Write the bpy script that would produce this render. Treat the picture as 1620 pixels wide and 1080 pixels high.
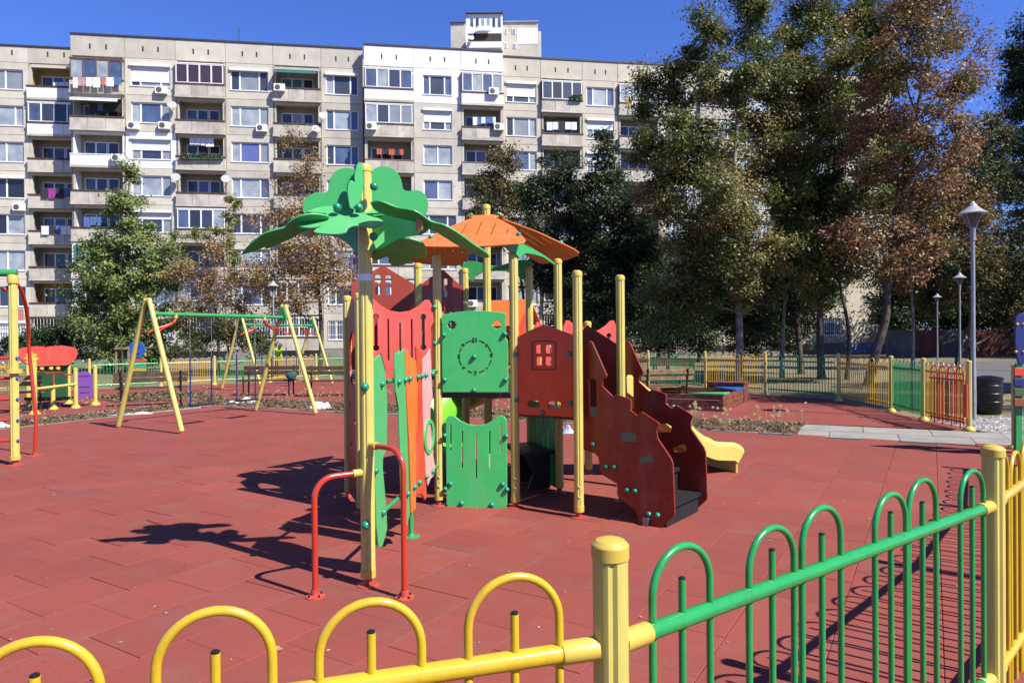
import bpy, bmesh, math, random
import numpy as np
from mathutils import Vector, Matrix
from mathutils.geometry import tessellate_polygon
for o in list(bpy.data.objects): bpy.data.objects.remove(o)
scene = bpy.context.scene
COL = scene.collection
R = random.Random(7)
# ------------------------------------------------------------------ camera
FPX, YH, ROLL, CAMH = 1080.0, 534.0, 0.0087, 1.65      # photograph 1620 x 1080
PIT = math.atan((540 - YH) / FPX)
cam_d = bpy.data.cameras.new('camera'); cam = bpy.data.objects.new('camera', cam_d); COL.objects.link(cam)
cam_d.sensor_width = 36; cam_d.lens = 24.0; cam_d.clip_start = 0.05; cam_d.clip_end = 3000
cam.matrix_world = Matrix.Translation((0, 0, CAMH)) @ Matrix.Rotation(math.pi/2 - PIT, 4, 'X') @ Matrix.Rotation(-ROLL, 4, 'Z')
scene.camera = cam
# ------------------------------------------------------------------ light
SUN_AZ = math.radians(-35.0)       # direction towards the sun in plan, from +X
SUN_EL = math.radians(47.0)
sx, sy = math.cos(SUN_AZ), math.sin(SUN_AZ)
sund = Vector((sx*math.cos(SUN_EL), sy*math.cos(SUN_EL), math.sin(SUN_EL)))
world = bpy.data.worlds.new('World'); scene.world = world; world.use_nodes = True
wn = world.node_tree; wn.nodes.clear()
wo = wn.nodes.new('ShaderNodeOutputWorld'); wb = wn.nodes.new('ShaderNodeBackground'); ws = wn.nodes.new('ShaderNodeTexSky')
ws.sky_type = 'NISHITA'; ws.sun_disc = False; ws.sun_elevation = SUN_EL
ws.sun_rotation = math.atan2(sx, sy)
ws.altitude = 0; ws.air_density = 1.0; ws.dust_density = 0.0; ws.ozone_density = 10.0
wb.inputs[1].default_value = 0.057
wt = wn.nodes.new('ShaderNodeMix'); wt.data_type = 'RGBA'; wt.blend_type = 'MULTIPLY'; wt.inputs['Factor'].default_value = 1.0
wt.inputs['B'].default_value = (1.05, 1.14, 1.76, 1)       # deep, clear autumn blue
wn.links.new(ws.outputs[0], wt.inputs['A']); wn.links.new(wt.outputs['Result'], wb.inputs[0]); wn.links.new(wb.outputs[0], wo.inputs[0])
sl = bpy.data.lights.new('sun', 'SUN'); sl.energy = 5.0; sl.angle = math.radians(0.53); sl.color = (1.0, 0.94, 0.84)
so = bpy.data.objects.new('sun', sl); COL.objects.link(so); so.location = (20, -14, 30)
so.rotation_euler = (-sund).to_track_quat('-Z', 'Y').to_euler()
scene.view_settings.view_transform = 'Standard'; scene.view_settings.look = 'None'
scene.view_settings.exposure = 1.0; scene.view_settings.gamma = 1.0
# ------------------------------------------------------------------ pixel -> place helpers
_c, _s = math.cos(ROLL), math.sin(ROLL)
def ray(px, py):
    x, y = px - 810, py - 540
    xr = _c*x - _s*y; yr = _s*x + _c*y
    return Vector((xr, FPX*math.cos(PIT) - yr*math.sin(PIT), -yr*math.cos(PIT) - FPX*math.sin(PIT)))
CAM = Vector((0, 0, CAMH))
def G(px, py, z=0.0):
    d = ray(px, py); t = (z - CAMH)/d.z
    return Vector((d.x*t, d.y*t, z))
def atY(px, py, Y):
    d = ray(px, py); return CAM + d*(Y/d.y)
def hit(px, py, P, n):
    d = ray(px, py); P = Vector(P); n = Vector(n)
    return CAM + d*((P - CAM).dot(n)/d.dot(n))
def wallhit(px, py, A, B):          # vertical plane through A, B -> (distance along, height)
    A = Vector((A[0], A[1], 0)); B = Vector((B[0], B[1], 0)); e = (B - A).normalized()
    q = hit(px, py, A, Vector((-e.y, e.x, 0)))
    return ((q - A).dot(e), q.z)
# ------------------------------------------------------------------ materials
MATS = {}
ALB = 0.58          # real-world reflectance for colours picked by eye from the sunlit picture
def alb(c):
    k = ALB if min(c) < 0.6 else 0.86
    return tuple(x*k for x in c)
def mat(name, col, rough=0.5, var=0.06, scale=6.0, bump=0.0, bscale=60.0, metal=0.0, spec=0.5, col2=None, stain=0.0, sscale=0.6, rnd=0.0, coat=0.0, scol=(0.12,0.10,0.08)):
    if name in MATS: return MATS[name]
    col = alb(col); col2 = alb(col2) if col2 else None; scol = alb(scol)
    m = bpy.data.materials.new(name); m.use_nodes = True; nt = m.node_tree; N = nt.nodes; L = nt.links
    b = N['Principled BSDF']; b.inputs['Roughness'].default_value = rough; b.inputs['Metallic'].default_value = metal
    b.inputs['Specular IOR Level'].default_value = spec; b.inputs['Coat Weight'].default_value = coat
    tc = N.new('ShaderNodeTexCoord'); geo = N.new('ShaderNodeNewGeometry')
    nz = N.new('ShaderNodeTexNoise'); nz.inputs['Scale'].default_value = scale; nz.inputs['Detail'].default_value = 6
    L.new(geo.outputs['Position'], nz.inputs['Vector'])
    mx = N.new('ShaderNodeMix'); mx.data_type = 'RGBA'
    c2 = col2 if col2 else tuple(c*(1-2.2*var) for c in col)
    c1 = col if col2 else tuple(min(1, c*(1+1.2*var)) for c in col)
    mx.inputs['A'].default_value = (*c1, 1); mx.inputs['B'].default_value = (*c2, 1)
    mr = N.new('ShaderNodeMapRange'); mr.inputs['From Min'].default_value = 0.32; mr.inputs['From Max'].default_value = 0.68
    L.new(nz.outputs['Fac'], mr.inputs['Value']); L.new(mr.outputs['Result'], mx.inputs['Factor'])
    out = mx.outputs['Result']
    if stain > 0:
        n2 = N.new('ShaderNodeTexNoise'); n2.inputs['Scale'].default_value = sscale; n2.inputs['Detail'].default_value = 9; n2.inputs['Roughness'].default_value = 0.65
        mp = N.new('ShaderNodeMapping'); mp.inputs['Scale'].default_value = (1, 1, 0.45)
        L.new(geo.outputs['Position'], mp.inputs['Vector']); L.new(mp.outputs['Vector'], n2.inputs['Vector'])
        r2 = N.new('ShaderNodeMapRange'); r2.inputs['From Min'].default_value = 0.50; r2.inputs['From Max'].default_value = 0.72; r2.inputs['To Max'].default_value = stain
        L.new(n2.outputs['Fac'], r2.inputs['Value'])
        m2 = N.new('ShaderNodeMix'); m2.data_type = 'RGBA'; L.new(out, m2.inputs['A']); m2.inputs['B'].default_value = (*scol, 1)
        L.new(r2.outputs['Result'], m2.inputs['Factor']); out = m2.outputs['Result']
    if rnd > 0:
        oi = N.new('ShaderNodeObjectInfo'); r3 = N.new('ShaderNodeMapRange')
        r3.inputs['To Min'].default_value = 1 - rnd; r3.inputs['To Max'].default_value = 1 + rnd
        L.new(oi.outputs['Random'], r3.inputs['Value'])
        hs = N.new('ShaderNodeHueSaturation'); L.new(out, hs.inputs['Color']); L.new(r3.outputs['Result'], hs.inputs['Value']); out = hs.outputs['Color']
    L.new(out, b.inputs['Base Color'])
    if bump > 0:
        n3 = N.new('ShaderNodeTexNoise'); n3.inputs['Scale'].default_value = bscale; n3.inputs['Detail'].default_value = 4
        L.new(geo.outputs['Position'], n3.inputs['Vector'])
        bp = N.new('ShaderNodeBump'); bp.inputs['Strength'].default_value = bump; bp.inputs['Distance'].default_value = 0.01
        L.new(n3.outputs['Fac'], bp.inputs['Height']); L.new(bp.outputs['Normal'], b.inputs['Normal'])
        # roughness break-up
        rr = N.new('ShaderNodeMapRange'); rr.inputs['To Min'].default_value = max(0.02, rough-0.1); rr.inputs['To Max'].default_value = min(1, rough+0.1)
        L.new(nz.outputs['Fac'], rr.inputs['Value']); L.new(rr.outputs['Result'], b.inputs['Roughness'])
    MATS[name] = m; return m
def leafmat(name, c1, c2, c3):      # three foliage tones mixed by a per-leaf value
    c1, c2, c3 = alb(c1), alb(c2), alb(c3)
    m = bpy.data.materials.new(name); m.use_nodes = True; nt = m.node_tree; N = nt.nodes; L = nt.links; N.clear()
    out = N.new('ShaderNodeOutputMaterial'); at = N.new('ShaderNodeAttribute'); at.attribute_name = 'tone'
    cr = N.new('ShaderNodeValToRGB'); e = cr.color_ramp.elements
    e[0].position = 0.0; e[0].color = (*c1, 1); e[1].position = 1.0; e[1].color = (*c3, 1); k = e.new(0.5); k.color = (*c2, 1)
    L.new(at.outputs['Fac'], cr.inputs['Fac'])
    p = N.new('ShaderNodeBsdfPrincipled'); p.inputs['Roughness'].default_value = 0.5; p.inputs['Specular IOR Level'].default_value = 0.35
    t = N.new('ShaderNodeBsdfTranslucent'); ms = N.new('ShaderNodeMixShader'); ms.inputs['Fac'].default_value = 0.28
    L.new(cr.outputs['Color'], p.inputs['Base Color']); L.new(cr.outputs['Color'], t.inputs['Color'])
    L.new(p.outputs[0], ms.inputs[1]); L.new(t.outputs[0], ms.inputs[2]); L.new(ms.outputs[0], out.inputs[0])
    MATS[name] = m; return m
def glassmat(name, col, rough=0.04):
    m = bpy.data.materials.new(name); m.use_nodes = True; b = m.node_tree.nodes['Principled BSDF']
    b.inputs['Base Color'].default_value = (*col, 1); b.inputs['Roughness'].default_value = rough; b.inputs['Specular IOR Level'].default_value = 0.9
    MATS[name] = m; return m
# ------------------------------------------------------------------ mesh builder
class MB:
    def __init__(s): s.v = []; s.f = []
    def add(s, vs, fs):
        n = len(s.v); s.v += [tuple(p) for p in vs]; s.f += [tuple(i+n for i in f) for f in fs]; return s
    def obox(s, o, ex, ey, ez):
        o, ex, ey, ez = map(Vector, (o, ex, ey, ez))
        if ex.cross(ey).dot(ez) < 0: o, ex = o + ex, -ex
        return s.add([o, o+ex, o+ex+ey, o+ey, o+ez, o+ex+ez, o+ex+ey+ez, o+ey+ez], [(3,2,1,0),(4,5,6,7),(0,1,5,4),(1,2,6,5),(2,3,7,6),(3,0,4,7)])
    def box(s, c, d, rz=0.0, bev=0.0):
        ca, sa = math.cos(rz), math.sin(rz); ex = Vector((ca, sa, 0))*d[0]; ey = Vector((-sa, ca, 0))*d[1]; ez = Vector((0,0,d[2]))
        if bev <= 0: return s.obox(Vector(c)-ex/2-ey/2-ez/2, ex, ey, ez)
        bm = bmesh.new(); bmesh.ops.create_cube(bm, size=1)
        for v in bm.verts: v.co = Vector((v.co.x*d[0], v.co.y*d[1], v.co.z*d[2]))
        bmesh.ops.bevel(bm, geom=bm.edges[:], offset=bev, segments=2, profile=0.5, affect='EDGES')
        bm.verts.index_update()
        M = Matrix.Translation(c) @ Matrix.Rotation(rz, 4, 'Z')
        s.add([M @ v.co for v in bm.verts], [[v.index for v in f.verts] for f in bm.faces]); bm.free(); return s
    def bar(s, a, b, w, h, up=(0,0,1)):     # rectangular bar from a to b
        a, b = Vector(a), Vector(b); d = (b-a); up = Vector(up)
        sd = d.cross(up)
        if sd.length < 1e-6: sd = d.cross(Vector((1,0,0)))
        sd.normalize(); u = sd.cross(d).normalized()
        return s.obox(a - sd*w/2 - u*h/2, d, sd*w, u*h)
    def tube(s, pts, r, seg=12, cap=True, closed=False):
        P = [Vector(p) for p in pts]; n = len(P)
        rad = r if isinstance(r, (list, tuple)) else [r]*n
        T = []
        for i in range(n):
            if closed: t = P[(i+1) % n] - P[i-1]
            else: t = P[min(i+1, n-1)] - P[max(i-1, 0)]
            T.append(t.normalized())
        a = Vector((0,0,1)) if abs(T[0].z) < 0.9 else Vector((1,0,0))
        u = T[0].cross(a).normalized(); base = len(s.v)
        for i in range(n):
            u = (u - T[i]*u.dot(T[i])).normalized(); w = T[i].cross(u)
            for k in range(seg):
                an = 2*math.pi*k/seg; s.v.append(tuple(P[i] + (u*math.cos(an) + w*math.sin(an))*rad[i]))
        m = n if closed else n-1
        for i in range(m):
            j = (i+1) % n
            for k in range(seg):
                k2 = (k+1) % seg
                s.f.append((base+i*seg+k, base+i*seg+k2, base+j*seg+k2, base+j*seg+k))
        if cap and not closed:
            s.f.append(tuple(base+k for k in reversed(range(seg)))); s.f.append(tuple(base+(n-1)*seg+k for k in range(seg)))
        return s
    def lathe(s, prof, c=(0,0,0), seg=20, grooves=None, ax=None):
        base = len(s.v); c = Vector(c); q = Vector((0,0,1)).rotation_difference(Vector(ax).normalized()) if ax is not None else None
        for (r, z) in prof:
            for k in range(seg):
                an = 2*math.pi*k/seg; rr = r
                if grooves and k in grooves: rr = r*0.86
                p = Vector((rr*math.cos(an), rr*math.sin(an), z))
                if q is not None: p = q @ p
                s.v.append(tuple(c + p))
        n = len(prof)
        for i in range(n-1):
            for k in range(seg):
                k2 = (k+1) % seg; s.f.append((base+i*seg+k, base+i*seg+k2, base+(i+1)*seg+k2, base+(i+1)*seg+k))
        s.f.append(tuple(base+k for k in reversed(range(seg)))); s.f.append(tuple(base+(n-1)*seg+k for k in range(seg)))
        return s
    def plate(s, outer, holes, o, eu, ev, th, ch=0.003):   # flat plate, outline in (u,v), thickness th centred on the plane
        o, eu, ev = Vector(o), Vector(eu).normalized(), Vector(ev).normalized(); n = eu.cross(ev).normalized()
        def area(p): return sum(p[i-1][0]*p[i][1]-p[i][0]*p[i-1][1] for i in range(len(p)))/2
        def clean(p):
            q = []
            for a in p:
                if not q or (abs(a[0]-q[-1][0])+abs(a[1]-q[-1][1])) > 1e-4: q.append(tuple(a))
            if (abs(q[0][0]-q[-1][0])+abs(q[0][1]-q[-1][1])) < 1e-4: q.pop()
            return q
        loops = [clean(outer)] + [clean(h) for h in holes]
        loops = [l if (area(l) > 0) == (i == 0) else l[::-1] for i, l in enumerate(loops)]
        def inset(p, d):
            out = []; m = len(p)
            for i in range(m):
                a, b, c = Vector(p[i-1]), Vector(p[i]), Vector(p[(i+1) % m])
                d1, d2 = (b-a).normalized(), (c-b).normalized()
                n1, n2 = Vector((-d1.y, d1.x)), Vector((-d2.y, d2.x)); k = n1+n2
                if k.length < 0.3: k = n1
                k = k/max(0.35, k.dot(n1)); out.append((b.x+k.x*d, b.y+k.y*d))
            return out
        ins = [inset(l, ch) for l in loops]
        flat = [Vector((p[0], p[1], 0)) for l in ins for p in l]
        tris = tessellate_polygon([[Vector((p[0], p[1], 0)) for p in l] for l in ins])
        NV = len(flat); base = len(s.v); org = [p for l in loops for p in l]
        W = lambda p, z: tuple(o + eu*p[0] + ev*p[1] + n*z)
        s.v += [W(p, th/2) for p in flat]; s.v += [W(p, -th/2) for p in flat]
        s.v += [W(p, th/2-ch) for p in org]; s.v += [W(p, -th/2+ch) for p in org]
        for t in tris:
            a, b, c = [flat[i] for i in t]
            if (b-a).cross(c-a).z < 0: t = t[::-1]
            s.f.append(tuple(base+i for i in t)); s.f.append(tuple(base+NV+i for i in t[::-1]))
        k = 0
        for l in loops:
            m = len(l)
            for i in range(m):
                a, b = k+i, k+(i+1) % m
                s.f.append((base+2*NV+a, base+2*NV+b, base+b, base+a))
                s.f.append((base+3*NV+a, base+3*NV+b, base+2*NV+b, base+2*NV+a))
                s.f.append((base+NV+a, base+NV+b, base+3*NV+b, base+3*NV+a))
            k += m
        return s
    def mesh(s, name, m, smooth=None, off=(0,0,0)):
        me = bpy.data.meshes.new(name)
        ox, oy, oz = off
        me.from_pydata([(a-ox, b-oy, c-oz) for a, b, c in s.v], [], s.f)
        if m: me.materials.append(m)
        if smooth:
            me.polygons.foreach_set('use_smooth', [True]*len(me.polygons)); me.set_sharp_from_angle(angle=math.radians(smooth))
        me.update(); return me
    def build(s, name, m, parent=None, smooth=None, loc=None):
        """vertices in world coordinates; the object is placed at its parent's origin (or loc)"""
        off = Vector((0,0,0))
        if parent is not None: off = wloc(parent)
        if loc is not None: off = Vector(loc)
        me = s.mesh(name, m, smooth, off)
        o = bpy.data.objects.new(name, me); COL.objects.link(o)
        if parent is not None:
            o.parent = parent; o.location = off - wloc(parent)
        else: o.location = off
        return o
def wloc(o):
    p = Vector(o.location)
    while o.parent is not None: o = o.parent; p = p + Vector(o.location)
    return p
def tag(o, label=None, cat=None, group=None, kind=None):
    if label: o['label'] = label
    if cat: o['category'] = cat
    if group: o['group'] = group
    if kind: o['kind'] = kind
    return o
def thing(name, label, cat, loc=(0,0,0), group=None, rz=0.0):
    o = bpy.data.objects.new(name, None); COL.objects.link(o); o.location = loc; o.rotation_euler = (0,0,rz); o.empty_display_size = 0.1
    return tag(o, label, cat, group)
def inst(name, me, parent, loc, rot=None, quat=None, sc=None):     # object sharing mesh data, loc in world coordinates
    o = bpy.data.objects.new(name, me); COL.objects.link(o)
    if parent is not None: o.parent = parent; o.location = Vector(loc) - wloc(parent)
    else: o.location = loc
    if rot: o.rotation_euler = rot
    if quat: o.rotation_mode = 'QUATERNION'; o.rotation_quaternion = quat
    if sc: o.scale = sc
    return o
def copy_tree(o, parent=None):
    c = o.copy(); COL.objects.link(c); c.parent = parent
    for ch in list(o.children): copy_tree(ch, c)
    return c
def cat_rom(pts, n=6):       # smooth curve through points
    P = [Vector(p) for p in pts]; out = []
    for i in range(len(P)-1):
        p0, p1, p2, p3 = P[max(i-1,0)], P[i], P[i+1], P[min(i+2,len(P)-1)]
        for k in range(n):
            t = k/n
            out.append(0.5*((2*p1)+(p2-p0)*t+(2*p0-5*p1+4*p2-p3)*t*t+(3*p1-p0-3*p2+p3)*t**3))
    out.append(P[-1]); return out
def circ(cx, cy, r, n=14, ry=None):
    ry = ry or r; return [(cx+r*math.cos(2*math.pi*k/n), cy+ry*math.sin(2*math.pi*k/n)) for k in range(n)]
def rrect(x0, y0, x1, y1, r, n=4):
    out = []
    for cx, cy, a0 in ((x1-r,y1-r,0),(x0+r,y1-r,90),(x0+r,y0+r,180),(x1-r,y0+r,270)):
        for k in range(n+1):
            a = math.radians(a0+90*k/n); out.append((cx+r*math.cos(a), cy+r*math.sin(a)))
    return out
def rounded(poly, r, n=4):   # round the corners of a polygon
    out = []; m = len(poly)
    for i in range(m):
        a, b, c = Vector(poly[i-1]), Vector(poly[i]), Vector(poly[(i+1) % m])
        d1, d2 = (a-b), (c-b); rr = min(r, d1.length*0.45, d2.length*0.45)
        p, q = b+d1.normalized()*rr, b+d2.normalized()*rr
        for k in range(n+1):
            t = k/n; x = p*(1-t)**2 + b*2*t*(1-t) + q*t*t; out.append((x.x, x.y))
    return out
# ------------------------------------------------------------------ palette
YEL = mat('yellow_post_paint', (0.80, 0.70, 0.175), 0.32, 0.04, 3, 0.04, 30, stain=0.22, sscale=9.0, scol=(0.45,0.36,0.14))
YCAP = mat('yellow_cap_plastic', (0.84, 0.60, 0.10), 0.38, 0.04, 5)
YFEN = mat('yellow_fence_paint', (0.84, 0.56, 0.03), 0.24, 0.04, 4, 0.05, 90, coat=0.3, stain=0.35, sscale=38.0, scol=(0.40,0.25,0.06))
GFEN = mat('green_fence_paint', (0.03, 0.42, 0.10), 0.24, 0.05, 4, 0.05, 90, coat=0.3, stain=0.35, sscale=38.0, scol=(0.03,0.17,0.06))
RFEN = mat('red_fence_paint', (0.75, 0.06, 0.035), 0.25, 0.03, 4, coat=0.3)
GRN = mat('green_panel_plastic', (0.050, 0.52, 0.135), 0.45, 0.03, 8, 0.03, 200, stain=0.16, sscale=5.0, scol=(0.55,0.50,0.45))
GRN3 = mat('light_green_panel_plastic', (0.075, 0.70, 0.19), 0.45, 0.03, 8, 0.03, 200, stain=0.16, sscale=5.0, scol=(0.55,0.50,0.45))
GRN2 = mat('green_plank_plastic', (0.115, 0.58, 0.19), 0.45, 0.03, 8, 0.03, 200, stain=0.16, sscale=5.0, scol=(0.55,0.50,0.45))
SAL = mat('salmon_red_panel_plastic', (0.84, 0.115, 0.085), 0.45, 0.03, 8, 0.03, 200, stain=0.16, sscale=5.0, scol=(0.55,0.50,0.45))
DRED = mat('brick_red_panel_plastic', (0.86, 0.078, 0.012), 0.45, 0.04, 8, 0.03, 200, stain=0.16, sscale=5.0, scol=(0.55,0.50,0.45))
RUST = mat('rust_red_panel_plastic', (0.36, 0.036, 0.010), 0.45, 0.04, 8, 0.03, 200, stain=0.12, sscale=5.0, scol=(0.40,0.30,0.25))
MAR = mat('maroon_panel_plastic', (0.34, 0.022, 0.006), 0.40, 0.04, 8, 0.03, 200, stain=0.16, sscale=5.0, scol=(0.55,0.50,0.45))
ORA = mat('orange_panel_plastic', (0.90, 0.235, 0.035), 0.45, 0.03, 8, 0.03, 200, stain=0.16, sscale=5.0, scol=(0.55,0.50,0.45))
RED2 = mat('red_plank_plastic', (0.84, 0.075, 0.03), 0.45, 0.03, 8, 0.03, 200, stain=0.16, sscale=5.0, scol=(0.55,0.50,0.45))
PNK = mat('pink_plank_plastic', (0.92, 0.50, 0.51), 0.45, 0.03, 8, 0.03, 200, stain=0.16, sscale=5.0, scol=(0.55,0.50,0.45))
REDT = mat('red_tube_paint', (0.66, 0.055, 0.030), 0.25, 0.03, 5, coat=0.3)
FOOT = mat('red_foot_paint', (0.68, 0.10, 0.07), 0.4, 0.15, 20)
TEAL = mat('teal_bolt_cap', (0.02, 0.36, 0.20), 0.25, 0.03, 8)
GRT = mat('green_tube_paint', (0.05, 0.42, 0.12), 0.3, 0.03, 5)
BLK = mat('black_deck_plastic', (0.018, 0.018, 0.020), 0.5, 0.2, 12, 0.1, 60)
GRY = mat('grey_step_plastic', (0.022, 0.022, 0.022), 0.75, 0.15, 12, 0.2, 90, spec=0.25)
LIME = mat('lime_slide_plastic', (0.22, 0.72, 0.03), 0.35, 0.03, 5)
YSL = mat('yellow_slide_plastic', (0.84, 0.68, 0.16), 0.35, 0.03, 5)
WHT = mat('white_paint', (0.78, 0.78, 0.77), 0.45, 0.03, 5)
TAN = mat('tan_bracket_plastic', (0.60, 0.28, 0.05), 0.45, 0.04, 8)
INK = mat('black_cut_line', (0.012, 0.010, 0.008), 0.6, 0.1, 8)
STEEL = mat('galvanised_steel', (0.42, 0.44, 0.46), 0.38, 0.1, 6, metal=0.7)
GREYP = mat('grey_lamp_paint', (0.36, 0.38, 0.42), 0.4, 0.05, 6)
PURP = mat('purple_panel_plastic', (0.27, 0.10, 0.50), 0.45, 0.04, 8)
BLUE = mat('blue_panel_plastic', (0.03, 0.16, 0.62), 0.45, 0.04, 8)
NAVY = mat('dark_blue_panel_plastic', (0.02, 0.035, 0.22), 0.45, 0.04, 8)
BOLTW = mat('pale_bolt_head', (0.70, 0.55, 0.50), 0.4, 0.05, 8)
WOOD = mat('brown_bench_wood', (0.12, 0.058, 0.03), 0.6, 0.25, 9, 0.3, 40)
WOODR = mat('red_brown_sandbox_wood', (0.27, 0.085, 0.04), 0.6, 0.25, 9, 0.3, 40)
IRON = mat('black_bench_iron', (0.015, 0.015, 0.016), 0.4, 0.1, 8)
# ================================================================== SETTING
def sheet(name, poly, z, m, kind='structure', parent=None, uvn=1):
    mb = MB(); mb.add([(p[0], p[1], z) for p in poly], [tuple(range(len(poly)))])
    o = mb.build(name, m, parent)
    if kind: o['kind'] = kind
    return o
def ccw(poly):
    a = sum(poly[i-1][0]*poly[i][1]-poly[i][0]*poly[i-1][1] for i in range(len(poly)))
    return poly if a > 0 else poly[::-1]
def inside(p, poly):
    c = False; n = len(poly)
    for i in range(n):
        a, b = poly[i-1], poly[i]
        if (a[1] > p[1]) != (b[1] > p[1]) and p[0] < (b[0]-a[0])*(p[1]-a[1])/(b[1]-a[1])+a[0]: c = not c
    return c
def groundmat():
    m = mat('dry_grass_earth', (0.33, 0.25, 0.13), 0.9, 0.1, 0.35, 0.5, 30, col2=(0.17, 0.15, 0.07), stain=0.5, sscale=1.7, scol=(0.10, 0.08, 0.05)); return m
GM = groundmat()
sheet('ground', ccw([(-900,-300),(900,-300),(900,1500),(-900,1500)]), -0.06, GM)
# ---- rubber surfacing
def rubber(name, grid=False):
    m = mat(name, (0.39, 0.092, 0.069), 0.92, 0.06, 1.3, 0.35, 260, col2=(0.315, 0.080, 0.064), stain=0.35, sscale=2.6, rnd=0.075, scol=(0.36, 0.18, 0.15))
    N, L = m.node_tree.nodes, m.node_tree.links; b = N['Principled BSDF']; geo = N['Geometry'] if 'Geometry' in N else [n for n in N if n.type == 'NEW_GEOMETRY'][0]
    b.inputs['Specular IOR Level'].default_value = 0.2
    src = b.inputs['Base Color'].links[0].from_socket
    # granule speckle
    sp = N.new('ShaderNodeTexVoronoi'); sp.inputs['Scale'].default_value = 330; L.new(geo.outputs['Position'], sp.inputs['Vector'])
    r = N.new('ShaderNodeMapRange'); r.inputs['From Min'].default_value = 0.0; r.inputs['From Max'].default_value = 1.0; r.inputs['To Min'].default_value = 0.86; r.inputs['To Max'].default_value = 1.14
    sh = N.new('ShaderNodeSeparateColor'); L.new(sp.outputs['Color'], sh.inputs['Color']); L.new(sh.outputs[0], r.inputs['Value'])
    hs = N.new('ShaderNodeHueSaturation'); L.new(src, hs.inputs['Color']); L.new(r.outputs['Result'], hs.inputs['Value'])
    out = hs.outputs['Color']
    # dusty bluish scuffs
    n = N.new('ShaderNodeTexNoise'); n.inputs['Scale'].default_value = 0.9; n.inputs['Detail'].default_value = 5; L.new(geo.outputs['Position'], n.inputs['Vector'])
    r2 = N.new('ShaderNodeMapRange'); r2.inputs['From Min'].default_value = 0.55; r2.inputs['From Max'].default_value = 0.75; r2.inputs['To Max'].default_value = 0.4; L.new(n.outputs['Fac'], r2.inputs['Value'])
    mx = N.new('ShaderNodeMix'); mx.data_type = 'RGBA'; L.new(r2.outputs['Result'], mx.inputs['Factor']); L.new(out, mx.inputs['A']); mx.inputs['B'].default_value = (0.175, 0.068, 0.064, 1); out = mx.outputs['Result']
    L.new(out, b.inputs['Base Color']); return m
RUB = rubber('red_rubber_granulate'); 
TH, U0, V0 = 1.0192, 1.9644, -4.9570
eu2 = Vector((math.cos(TH), math.sin(TH))); ev2 = Vector((math.sin(TH), -math.cos(TH)))
NEAR = [(-7.47,16.98),(-16.4,-2.0),(7.0,-2.0),(11.0,7.9),(7.0,9.80),(4.56,11.12)]
surf = sheet('playground_surface', ccw(NEAR), -0.012, mat('dark_rubber_joint', (0.10, 0.025, 0.02), 0.95, 0.1, 8))
def tilemesh(mb, o, sx_=0.4972, c=0.004, z0=-0.012, z1=0.03):
    a, b = eu2.to_3d(), ev2.to_3d(); o = Vector(o); h = sx_/2
    ring = []
    for (w, z) in ((h, z0), (h, z1-c*0.6), (h-c, z1)):
        for s_, t_ in ((-1,-1),(-1,1),(1,1),(1,-1)): ring.append(o + a*(s_*w) + b*(t_*w) + Vector((0,0,z)))
    f = [(8,9,10,11)]
    for k in range(2):
        for i in range(4): f.append((4*k+i, 4*k+(i+1) % 4, 4*k+4+(i+1) % 4, 4*k+4+i))
    n = (ring[9]-ring[8]).cross(ring[10]-ring[8])
    if n.z < 0: f = [q[::-1] for q in f]
    mb.add(ring, f)
tm = MB(); tilemesh(tm, (0,0,0)); TILE = tm.mesh('rubber_tile', RUB)
cells = []
for j in range(-40, 60):
    for i in range(-70, 60):
        u = U0 + 0.5*i + (0.25 if j % 2 else 0) + 0.25; v = V0 + 0.5*j + 0.25
        p = eu2*u + ev2*v
        if not inside(p, NEAR): continue
        if p.y < 0.9 or abs(p.x) > 0.86*p.y + 1.2: continue
        cells.append((p.length, p.x, p.y, i, j))
cells.sort()
JR = random.Random(3)
for k, (d, x, y, i, j) in enumerate(cells[:300]):
    inst('rubber_tile', TILE, surf, (x, y, JR.uniform(-0.0018, 0.0018)), rot=(JR.uniform(-0.002,0.002), JR.uniform(-0.002,0.002), JR.uniform(-0.003,0.003)))
rest = MB()
for (d, x, y, i, j) in cells[300:]: tilemesh(rest, (x, y, JR.uniform(-0.0018, 0.0018)), 0.4965, 0.005)
ro = rest.build('rubber_tile', RUB, surf); ro['kind'] = 'stuff'
# ---- rubber area beyond the planting strip (tiles too far to tell apart)
FAR = [(-9.1,21.8),(-13.6,11.5),(-26,14.5),(-26,17),(-17.5,20.2),(-6,28.4),(4.2,22.3),(8.0,17.4),(7.85,11.55),(5.5,12.62),(-7.0,18.9)]
FAR = [(-7.9,19.2),(-12.0,10.5),(-30,10.5),(-30,15.5),(-17.5,20.9),(-6,28.8),(4.3,22.5),(8.1,17.3),(7.85,11.5),(5.45,12.6)]
sheet('playground_surface', ccw(FAR), 0.012, RUB)
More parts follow.
